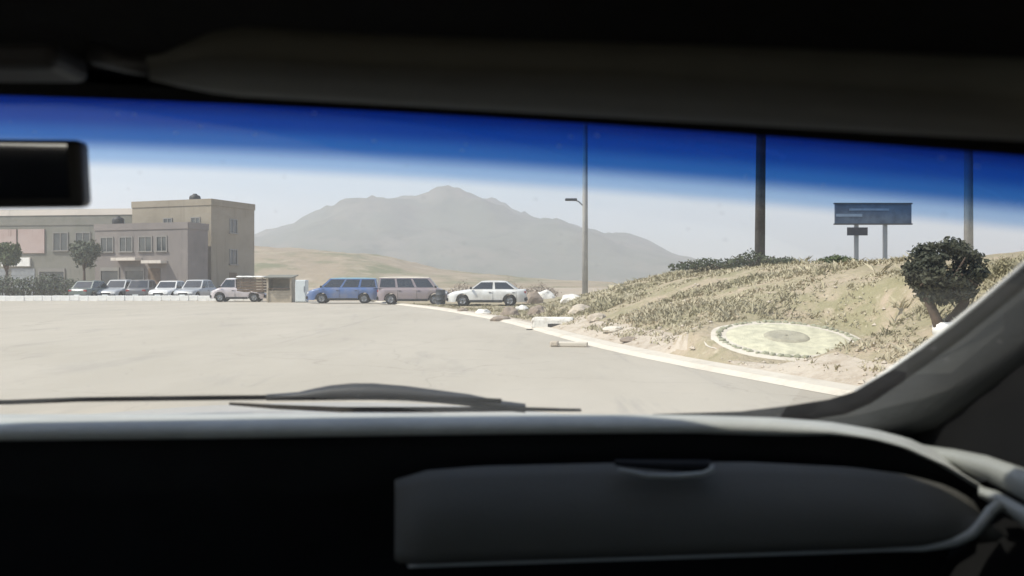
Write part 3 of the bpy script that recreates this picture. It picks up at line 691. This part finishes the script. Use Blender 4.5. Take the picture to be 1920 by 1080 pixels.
bush('low dark bush right of the thick dark pole', 1472, 27.2, 1.4, .38, 33, M['leaf_bush'])
bush('small olive bush under the left post of the billboard', 1570, 25, 1.2, .28, 34, M['leaf_green'])

M['leaf_dry'] = leafmat('dry_brown_leaves', (.13, .095, .07), (.24, .19, .15), 2)
for i, (px, D_, w_, h_, lab) in enumerate(((868, 66, 2.6, 1.5, 'brown dry bush rising behind the bonnet of the white sedan'), (950, 70, 3.2, 1.5, 'brown dry bush rising behind the boot of the white sedan'), (1012, 62, 2.6, 1.1, 'brown dry bush between the white sedan and the grassy bank'))):
    bush(lab, px, D_, w_, h_, 51 + i, M['leaf_dry'])['group'] = 'dry bushes behind the white sedan'
# ------------------------------------------------------------------ rocks, culvert, kerb piece
def rock(name, label, px, py, wpx, hpx, m, seed, cat='rock', group=None, D=None):
    p = (hit(px, py) if D is None else on_bank(px, D)) or Vector(gpt(px, 1.3 * F / (py - HY)))
    bm = bmesh.new(); bmesh.ops.create_icosphere(bm, subdivisions=3, radius=1)
    mb = MB(); s = p.y / F
    vs = []
    for v in bm.verts:
        q = v.co * (1 + .35 * noise.noise(v.co * 1.3 + Vector((seed, 0, 0))) + .12 * noise.noise(v.co * 4 + Vector((0, seed, 0))))
        vs.append(Vector((q.x * wpx * s / 2, q.y * wpx * s / 2.4, max(-.3, q.z) * hpx * s * .75)))
    mb.add(vs, [tuple(v.index for v in f.verts) for f in bm.faces], False); bm.free()
    o = mb.build(name, m); o.location = p + Vector((0, 0, .02)); return tag(o, label, cat, group)
rock('boulder', 'whitewashed boulder behind the white sedan, nearest the grassy bank', 1022, 560, 40, 20, M['old_white'], 3, group='boulders at the road bend')
rock('boulder', 'brown boulder between the white sedan and the culvert', 955, 592, 34, 20, M['rock'], 8, group='boulders at the road bend')
rock('boulder', 'small whitewashed boulder left of the brown boulder', 905, 588, 30, 10, M['old_white'], 12, group='boulders at the road bend')
rock('boulder', 'brown boulder right behind the culvert', 1008, 592, 40, 24, M['rock'], 15, group='boulders at the road bend')
rock('boulder', 'flat pale boulder on the bank above the culvert', 1090, 585, 46, 16, M['verge'], 19, group='boulders at the road bend')
rock('boulder', 'flat pale stone on the verge right of the culvert', 1150, 622, 40, 12, M['gutter'], 25, group='boulders at the road bend')
rock('boulder', 'dark brown stone half sunk in the verge grass', 1180, 640, 34, 10, M['rock'], 28, group='boulders at the road bend')
for lab, px, py, wp, hp, m_, sd_ in (('small brown stone in front of the front wheel of the white sedan', 868, 584, 22, 9, M['rock'], 41), ('pale stone in front of the rear wheel of the white sedan', 978, 582, 26, 12, M['old_white'], 42),
        ('tall brown boulder behind the boot of the white sedan', 1000, 570, 34, 30, M['rock'], 43), ('weathered white boulder at the foot of the slim pole', 1072, 566, 44, 18, M['old_white'], 44),
        ('reddish flat boulder lying left of the culvert', 940, 602, 40, 12, M['rock'], 45), ('tan boulder on the bank below the slim pole', 1120, 600, 36, 16, M['verge'], 46)):
    rock('boulder', lab, px, py, wp, hp, m_, sd_, group='boulders at the road bend')
# culvert headwall
p = Vector(gpt(1036, 24.6)); p.z = 0; s = p.y / F; root = empty('culvert', p, R(-8))
MB().box((0, .16, .16), (80 * s, .5, .36), bev=.09).build('headwall', M['old_white'], root)
MB().box((.35, -.08, .09), (.95, .05, .15), bev=.01).build('drain_mouth', M['drain_shade'], root)
MB().box((-.05, -.2, .008), (1.3, .22, .03), bev=.01).build('shadow_apron', M['drain_shade'], root)  # flat dark strip painted as the shadow below the headwall
tag(root, 'low whitewashed culvert headwall with a shade-dark painted drain mouth at the road edge', 'culvert')
p = Vector(gpt(1072, 18.0)); p.z = .03; s = p.y / F; o = empty('kerb_stone', p, R(-10))
MB().box((0, 0, .02), (60 * s, .18, .10), bev=.025).build('stone_body', M['gutter'], o); MB().box((-32 * s, -.03, .03), (16 * s, .2, .11), bev=.03).build('broken_end', M['verge'], o)
tag(o, 'short broken kerb stone lying on the road edge near the culvert', 'kerb stone')

# ------------------------------------------------------------------ dry grass on the bank
rnd = random.Random(2); gm = MB()
def tuft(x, y, z, n_, h_):
    for _ in range(n_):
        a_ = rnd.random() * 6.28; hh = h_ * rnd.uniform(.5, 1.2); bx, by = x + rnd.gauss(0, .05), y + rnd.gauss(0, .05); lw = .006 + .006 * rnd.random() + .0006 * y
        ca, sa = math.cos(a_), math.sin(a_); ln = rnd.uniform(.3, 1.5) * hh
        gm.v += [(bx - sa * lw, by + ca * lw, z), (bx + sa * lw, by - ca * lw, z), (bx + ca * ln * .4 + sa * lw * .6, by + sa * ln * .4 - ca * lw * .6, z + hh * .6), (bx + ca * ln, by + sa * ln, z + hh)]
        k = len(gm.v); gm.f += [(k - 4, k - 3, k - 2), (k - 4, k - 2, k - 1)]; gm.sm += [False, False]
cnt = 0
while cnt < 34000:
    D = 7 + 45 * rnd.random() ** 1.5; u = .7 + 13 * rnd.random() ** 1.2; x = edge(D) + u
    if abs(x / D) > .75: continue
    nz = noise.noise((x * .55, D * .55, 0)) + .5 * noise.noise((x * 1.7, D * 1.7, 4)) + .7 * noise.noise((x * .22, D * .22, 14))
    if nz < -.35 + rnd.random() * .45: continue
    if u < 1.4 and rnd.random() < .7: continue
    ddx, ddy = (x - c.x) / (rr_ * 1.3), (D - c.y) / (rr_ * 1.3 * yk)
    if ddx * ddx + ddy * ddy < 1: continue
    tuft(x, D, bank_z(x, D) - .01, 4, .03 + .09 * max(0, nz) + .07 * rnd.random() ** 3); cnt += 1
for _ in range(420):                      # ranker weeds in uneven patches
    D = 8 + 32 * rnd.random() ** 1.2; u = 1.2 + 9 * rnd.random(); x = edge(D) + u
    if noise.noise((x * .3, D * .3, 9)) < .02 or math.hypot(x - BED[0], D - BED[1]) < 1.6 or x / D > .62: continue
    for _k in range(4): tuft(x + rnd.gauss(0, .12), D + rnd.gauss(0, .12), bank_z(x, D) - .03, 7, rnd.uniform(.10, .24))
tag(gm.build('dry_grass', M['grass'], normals=False), 'dry tan and olive grass covering the embankment', 'grass', kind='stuff')

pm = MB()
for _ in range(1500):
    D = 8 + 40 * rnd.random() ** 1.3; u = .5 + 3.5 * rnd.random() ** 2; x = edge(D) + u; sz_ = .012 + .05 * rnd.random() ** 4; z = bank_z(x, D)
    if math.hypot(x - BED[0], D - BED[1]) < 1.5: continue
    pts_ = [Vector(q) * sz_ * rnd.uniform(.7, 1.3) for q in ((1, 0, 0), (0, 1, 0), (-1, 0, 0), (0, -1, 0), (0, 0, .7), (0, 0, -.5))]
    pm.add([p_ + Vector((x, D, z + sz_ * .3)) for p_ in pts_], [(0, 1, 4), (1, 2, 4), (2, 3, 4), (3, 0, 4), (1, 0, 5), (2, 1, 5), (3, 2, 5), (0, 3, 5)])
tag(pm.build('loose_stones', M['verge'], normals=False), 'loose pale pebbles strewn along the verge and bank', 'stones', kind='stuff')
# ------------------------------------------------------------------ the car the camera sits in
car = empty('car', (-.42, -.3, 0)); tag(car, 'car seen from its passenger seat, with dark dashboard, glove box and blue-banded windscreen', 'car')
off = Vector((.42, .3, 0))
def cbuild(mb, name, m, parent=None, **k):
    par = parent or car
    mb.v = [tuple(Vector(v) + off) for v in mb.v]
    return mb.build(name, m, par, **k)
XC = -.42
def ws(x, t):                         # windscreen surface; t 0 cowl .. 1 header
    q = (x - XC) / .82
    top_z = .156 - .026 * q - .070 * q * q; bot_z = -.205
    tt = t
    y = 1.26 + (.74 - 1.26) * tt - (.15 + .10 * tt) * q * q
    return Vector((x, y, EYE + bot_z + (top_z - bot_z) * tt + .018 * math.sin(math.pi * min(1, max(0, tt)))))
me_rows = []; NX, NT = 60, 30; T1 = 1.05
for j in range(NT + 1): me_rows.append([ws(XC - .86 + 1.72 * i / NX, T1 * j / NT) for i in range(NX + 1)])
mb = MB(); mb.grid(me_rows); wso = cbuild(mb, 'windscreen', M['windshield'], normals=False)
uvl = wso.data.uv_layers.new(name='UVMap')
for lp in wso.data.loops:
    vi = lp.vertex_index; uvl.data[lp.index].uv = ((vi % (NX + 1)) / NX, (vi // (NX + 1)) / NT * T1)
# header trim + headliner + roof
rows = []
for i in range(41):
    x = XC - .95 + 1.9 * i / 40; p = ws(max(XC - .86, min(XC + .86, x)), 1.0); p.x = x
    rows.append([p + Vector((0, .06, .06)), p + Vector((0, .012, .004)), p + Vector((0, -.006, -.001)), p + Vector((0, -.025, .025)), p + Vector((0, -.06, .045)), p + Vector((0, -.3, .095)), p + Vector((0, -.75, .15)), p + Vector((0, -1.5, .16)), p + Vector((0, -2.1, .08))])
mb = MB(); mb.grid(rows); o = cbuild(mb, 'headliner', M['headliner'])
rows2 = [[q + Vector((0, 0, .03)) for q in r] for r in rows]
mb = MB(); mb.grid(rows2); cbuild(mb, 'roof', M['hood'])
# sun visor, folded up
rows = []
for i in range(33):
    px = 280 + (2150 - 280) * i / 32; k = i / 32
    vd = .60 - .13 * sst(900, 2000, px); ptop = P(px, 100 + (px - 280) * 90 / 1640 + 4 * math.sin(k * 9), vd - .09); pbot = P(px, 172 + (px - 280) * 93 / 1640, vd)
    f = min(1, (i / 3.2)); mid = (ptop + pbot) / 2; w1 = .25 + .75 * math.sin(min(1, f) * math.pi / 2)
    a_, b_ = mid + (ptop - mid) * w1, mid + (pbot - mid) * w1
    up = Vector((0, 0, .016 * w1))
    rows.append([a_ + up * 1.2, a_ + Vector((0, -.006, .006)), a_, a_ * .66 + b_ * .34 - Vector((0, 0, .0025)), a_ * .33 + b_ * .67 - Vector((0, 0, .0025)), b_, b_ + Vector((0, .006, .006)), b_ + up * 1.2])
mb = MB(); mb.grid(rows, True, close=True); mb.add(rows[0], [tuple(range(8))]); mb.add(rows[-1], [tuple(range(8))]); vis = cbuild(mb, 'sun_visor', M['visor'])
mb = MB(); mb.tube([P(300, 128, .56), P(235, 118, .58), P(180, 100, .60)], [.006, .006, .008], 8); cbuild(mb, 'visor_hinge', M['black_plastic'], vis)
mb = MB(); mb.box(P(40, 118, .60), (.07, .05, .018), bev=.006); cbuild(mb, 'mirror_mount_console', M['black_plastic'])
# rear view mirror
Dm = .70; mr = P(145, 322, Dm); ml = P(-330, 322, Dm - .046)
ctr = (mr + ml) / 2; ax = (mr - ml); Lm = ax.length; ax.normalize(); hm = 127 / F * Dm
nrm = ax.cross(Vector((0, -.106, 1)).normalized()).normalized()
if nrm.y > 0: nrm = -nrm
upv = nrm.cross(ax).normalized(); upv = upv if upv.z > 0 else -upv
Mx = Matrix((ax, -nrm, upv)).transposed().to_4x4()
mb = MB(); mb.box(ctr + Vector((0, .016, 0)), (Lm, .032, hm), bev=.005, M=Mx); mo = cbuild(mb, 'rear_view_mirror', M['black_plastic'])
mb = MB(); mb.box(ctr + nrm * .0015, (Lm - .012, .003, hm - .011), M=Mx); cbuild(mb, 'mirror_glass', M['mirror'], mo)
mb = MB(); mb.tube([ctr + Vector((-.02, .03, .01)), ctr + Vector((-.03, .045, .03)), ctr + Vector((-.04, .055, .06))], [.010, .009, .012], 8); cbuild(mb, 'stalk', M['black_plastic'], mo)

# pillar, right: rubber seal, inner trim, outer strip painted as edge glint
def pil(k):                          # points along the pillar's windscreen edge, photo pixel + depth
    tb_ = [(1230, 784, 1.130), (1400, 782, 1.09), (1500, 773, 1.06), (1570, 762, 1.03), (1620, 744, 1.0), (1680, 706, .96), (1740, 664, .91), (1800, 620, .86), (1860, 572, .81), (1920, 522, .76), (1990, 460, .70), (2080, 370, .62), (2160, 280, .55)]
    return [P(*t) for t in tb_]
E = pil(0)
wd = [10, 16, 22, 22, 18, 15, 14, 14, 13, 13, 13, 13, 13]
def strip(offs, rows_pts): return [[p + o for o in offs] for p in rows_pts]
def imgshift(p, dpx, dpy, dd=0): D = p.y; return p + Vector((dpx / F * D, dd, -dpy / F * D))
mb = MB(); mb.grid([[imgshift(p, -w_ * .35, -w_ * .5, .012), imgshift(p, 0, 0, -.004), imgshift(p, w_ * .5, w_ * .7, -.004), imgshift(p, w_ * .5, w_ * .7, .03)] for p, w_ in zip(E, wd)]); cbuild(mb, 'windscreen_seal', M['rubber'])
mb = MB(); mb.grid([[imgshift(p, -6, -9, .016), imgshift(p, -4.5, -7, .014), imgshift(p, -3, -5, .02)] for p in E[4:]], True); solid(cbuild(mb, 'windscreen_glint', M['edge_glint']), .002)  # thin pale strip stands in for light along the glass edge
rows = []
for i, (p, w_) in enumerate(zip(E, wd)):
    k = min(1, max(0, (i - 2) / 3)); a_ = imgshift(p, w_ * .45, w_ * .62, -.002)
    wpx = 20 + 55 * k
    rows.append([a_, imgshift(a_, wpx * .12, wpx * .2, -.018), imgshift(a_, wpx * .35, wpx * .5, -.034), imgshift(a_, wpx * .62, wpx * .78, -.036), imgshift(a_, wpx * .85, wpx * 1.0, -.026), imgshift(a_, wpx * 1.0, wpx * 1.15, .0)])
mb = MB(); mb.grid(rows[2:]); cbuild(mb, 'windscreen_pillar', M['pillar'])
# quarter trim down to the door top, black to paint its low light
rows = []
for i in range(len(E)):
    a_ = rows_a = imgshift(E[i], 85 if i > 3 else 20, 95 if i > 3 else 20, .01)
for i, q in enumerate(E[3:]):
    a_ = imgshift(q, 52, 60, -.012)
    low = Vector((.425 + .02 * (i / 9), min(a_.y, 1.0) , EYE - .30))
    rows.append([a_, (a_ + low) / 2 + Vector((.02, 0, 0)), low])
mb = MB(); mb.grid(rows); cbuild(mb, 'quarter_trim', M['door'])

# dashboard: top pad with rolled lip, face
def lip(px): return float(np.interp(px, [-1700, 0, 400, 700, 1000, 1300, 1450, 1560, 1640, 1700, 1780, 1850], [812, 806, 802, 797, 793, 791, 796, 806, 820, 836, 872, 915]))
def lipD(px): return float(np.interp(px, [-1700, 0, 900, 1400, 1700, 1850], [.82, .84, .85, .85, .84, .82]))
rows = []; rows_f = []
for px in list(np.linspace(-1700, 1400, 40)) + list(np.linspace(1430, 1850, 24)):
    l = P(px, lip(px), lipD(px)); x = l.x
    far = ws(min(x, XC + .82), 0.0); far = Vector((min(x * 1.30 if x > 0 else x, .40), min(far.y - .02, 1.2), EYE - .178))
    kf = sst(1400, 1560, px); far = far.lerp(P(px + 8, lip(px) - 7, lipD(px) + .10), kf)
    m1_ = l.lerp(far, .35) + Vector((0, 0, .006)); m2_ = l.lerp(far, .7) + Vector((0, 0, .002))
    kk = 1 - .72 * sst(1430, 1640, px)
    rows.append([far, m2_, m1_, l + Vector((0, .02, .0035 * kk)), l + Vector((0, .006, .001 * kk)), l + Vector((0, -.001, -.005 * kk)), l + Vector((0, .004, -.011 * kk)), l + Vector((0, .02, -.014 * kk))])
    rows_f.append([l + Vector((0, .02, -.013 * kk)), l + Vector((0, .035, -.03)), l + Vector((0, .03, -.06)), Vector((l.x, l.y + .05, EYE - .22)), Vector((l.x, l.y + .10, EYE - .34)), Vector((l.x, l.y + .25, EYE - .55))])
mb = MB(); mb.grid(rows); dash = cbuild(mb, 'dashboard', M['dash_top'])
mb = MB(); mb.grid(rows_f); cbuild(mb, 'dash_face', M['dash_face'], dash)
# glove box lid
def gtop(px): return float(np.interp(px, [740, 800, 900, 1150, 1400, 1600, 1700, 1760, 1800, 1830, 1845], [900, 882, 874, 868, 866, 876, 890, 905, 922, 942, 970]))
def gbot(px): return float(np.interp(px, [740, 765, 1000, 1300, 1600, 1740, 1800, 1830, 1845], [1050, 1058, 1050, 1040, 1030, 1024, 1010, 992, 972]))
rows = []; pxs_ = [740, 748, 765, 800] + list(np.linspace(850, 1650, 24)) + [1690, 1730, 1765, 1790, 1810, 1825, 1838, 1845]
for px in pxs_:
    t0, t1 = gtop(px), gbot(px); row = []
    for k in range(9):
        v = k / 8; bul = .022 * math.sin(math.pi * (.08 + .84 * v)) * min(1, (px - 735) / 50, (1850 - px) / 90 + .1)
        row.append(P(px, t0 + (t1 - t0) * v, .815 - .045 * v - bul))
    rows.append(row)
mb = MB(); mb.grid(rows); gl = solid(cbuild(mb, 'glove_box_lid', M['glove'], dash), .02, -1)
pts = [P(px, gbot(px) + 4, .768 - .002) for px in pxs_ if px >= 765] + [P(1858, 958, .77), P(1872, 948, .772), P(1895, 950, .775)]
rad = [.0014 + .0030 * sst(1640, 1830, min(px, 1860)) for px in pxs_ if px >= 765] + [.0048, .005, .005]
mb = MB(); mb.tube(pts, rad, 8); cbuild(mb, 'lid_highlight_strip', M['trim'], dash)  # light grey strip paints the highlight on the lid's bottom edge
mb = MB(); rr1 = []
for k in range(17):
    px = 1152 + 180 * k / 16; v = k / 16; h1 = 16 * (v ** .6) * (1 - .25 * (v > .95))
    rr1.append([P(px, 866, .796), P(px, 868 + h1 * .5, .785), P(px, 868 + h1 + 4, .782)])
mb.grid(rr1); solid(cbuild(mb, 'glove_box_latch', M['rubber'], gl), .002, 1)
mb = MB(); mb.tube([P(1160, 880, .774), P(1215, 892, .773), P(1270, 893, .773), P(1318, 889, .773), P(1334, 882, .774), P(1336, 872, .775)], [.0012, .002, .0024, .0026, .0028, .0016], 8); cbuild(mb, 'latch_rim', M['trim'], gl)
# door: top rail and armrest ridge at the right
mb = MB(); rows = []
for px, py, D_, hpx in ((1690, 826, .92, 6), (1730, 842, .89, 14), (1790, 850, .85, 26), (1850, 862, .80, 38), (1920, 886, .75, 52), (2000, 915, .69, 66), (2200, 985, .60, 90)):
    rows.append([P(px, py - 8, D_ + .03), P(px, py - 4, D_), P(px, py + hpx * .35, D_ - .006), P(px, py + hpx * .75, D_ - .004), P(px, py + hpx, D_ + .012)])
mb.grid(rows); dro = cbuild(mb, 'door', M['trim'])
mb = MB(); rows = []
for px, py, D_, hpx in ((1835, 915, .80, 16), (1870, 925, .78, 26), (1920, 952, .74, 34), (2000, 1000, .69, 40), (2200, 1110, .60, 50)):
    rows.append([P(px, py - 4, D_ + .01), P(px, py, D_), P(px, py + hpx * .6, D_ - .004), P(px, py + hpx, D_ + .012)])
mb.grid(rows); cbuild(mb, 'armrest_ridge', M['trim'], dro)
mb = MB(); rows = []
for y in np.linspace(-1.7, 1.3, 14):
    rows.append([Vector((.475, y, EYE - .17)), Vector((.49, y, EYE - .35)), Vector((.49, y, EYE - .95))])
mb.grid(rows); cbuild(mb, 'door_panel', M['door'], dro)
mb = MB(); mb.grid([[Vector((-1.36, y, EYE - .15)), Vector((-1.37, y, EYE - .35)), Vector((-1.37, y, EYE - .95))] for y in np.linspace(-1.7, 1.02, 12)]); cbuild(mb, 'driver_door', M['door'])
for x0, s_ in ((.50, 1), (-1.37, -1)):
    mb = MB(); mb.grid([[Vector((x0, y, EYE - .16)), Vector((x0 - s_ * .03, y, EYE + .0)), Vector((x0 - s_ * .09, y, EYE + .17))] for y in (-1.75, -1.2)]); solid(cbuild(mb, 'rear_pillar', M['headliner']), .03)
    mb = MB(); mb.grid([[Vector((x0, y, EYE - .16)), Vector((x0 - s_ * .03, y, EYE + .0)), Vector((x0 - s_ * .09, y, EYE + .19))] for y in (-.32, -.18)]); solid(cbuild(mb, 'door_pillar', M['headliner']), .03)
mb = MB(); mb.grid([[Vector((x, -1.75, EYE - .05)), Vector((x, -1.72, EYE - .4)), Vector((x, -1.7, EYE - .95))] for x in (-1.37, -.42, .5)]); cbuild(mb, 'rear_bench', M['door'])
mb = MB(); mb.grid([[Vector((x, y, EYE - .95)) for y in (-1.75, 0, 1.3)] for x in (-1.37, -.42, .5)]); cbuild(mb, 'floor_pan', M['headliner'])
mb = MB(); mb.grid([[Vector((x, 1.22, EYE - .20)), Vector((x, 1.16, EYE - .5)), Vector((x, 1.12, EYE - .95))] for x in (-1.37, -.42, .5)]); cbuild(mb, 'firewall', M['headliner'])
# left windscreen pillar
mb = MB(); rows = []
for k in range(9):
    p = ws(XC - .84, k / 8 * 1.02); rows.append([p + Vector((.03, -.0, 0)), p + Vector((.02, -.05, 0)), p + Vector((-.06, -.07, -.01)), p + Vector((-.10, 0, -.01))])
mb.grid(rows); solid(cbuild(mb, 'windscreen_pillar', M['pillar']), .01)
# bonnet and scuttle outside the glass
rows = []
for x in np.linspace(XC - .86, XC + .86, 25):
    q = (x - XC) / .86; y0 = 1.30 - .15 * q * q
    rows.append([Vector((x, y0, EYE - .235)), Vector((x, y0 + .08, EYE - .222 - .01 * q * q)), Vector((x, y0 + .4, EYE - .245 - .03 * q * q)), Vector((x, y0 + .8, EYE - .283 - .05 * q * q)), Vector((x, y0 + 1.05 - .1 * q * q, EYE - .36 - .06 * q * q)), Vector((x, y0 + 1.12 - .1 * q * q, EYE - .65))])
mb = MB(); mb.grid(rows); cbuild(mb, 'bonnet', M['hood'])
mb = MB(); mb.grid([[ws(x, -.02) + Vector((0, .0, -.01)), ws(x, .012) + Vector((0, .02, -.002)), ws(x, -.02) + Vector((0, .09, -.02))] for x in np.linspace(XC - .84, XC + .80, 30)]); cbuild(mb, 'scuttle_panel', M['rubber'])
# wipers
def wiper(pts, rad, name):
    mb = MB(); mb.tube(pts, rad, 8); return cbuild(mb, name, M['rubber'])
w1 = wiper([P(-420, 764, 1.27), P(-200, 758, 1.28), P(20, 754, 1.285), P(150, 749, 1.285), P(400, 746, 1.285), P(640, 744, 1.28), P(800, 746, 1.275), P(940, 752, 1.26)], [.0035] * 8, 'wiper_blade')
wiper([P(430, 757, 1.285), P(520, 763, 1.29), P(640, 768, 1.285), P(820, 768, 1.275), P(960, 767, 1.262), P(1090, 769, 1.25)], [.002, .0035, .004, .004, .0035, .002], 'wiper_blade')
# broad curved arm of the near wiper
mb = MB(); rows = []
for px, y0, y1 in ((500, 744.5, 746), (560, 740, 746), (590, 733, 746), (620, 727, 746), (660, 723, 746), (700, 723, 746), (760, 728, 747), (820, 736, 751), (880, 744, 757), (930, 755, 764), (985, 762, 769)):
    rows.append([P(px, y0, 1.29), P(px, (y0 + y1) / 2, 1.275), P(px, y1, 1.285)])
mb.grid(rows); solid(cbuild(mb, 'wiper_arm', M['black_plastic']), .004, 1)

# ------------------------------------------------------------------ haze
hz = MB(); hz.box((0, 1120, 99), (4700, 2860, 200))
ho = hz.build('haze', bpy.data.materials.new('haze_air')); hm_ = ho.data.materials[0]; hm_.use_nodes = True; N = hm_.node_tree.nodes; N.clear()
out = N.new('ShaderNodeOutputMaterial'); pv = N.new('ShaderNodeVolumePrincipled'); pv.inputs['Color'].default_value = (.95, .93, .95, 1); pv.inputs['Density'].default_value = .00072; pv.inputs['Anisotropy'].default_value = .2
hm_.node_tree.links.new(pv.outputs[0], out.inputs['Volume'])
tag(ho, 'thin pale haze filling the air before the mountain', 'haze', kind='stuff')
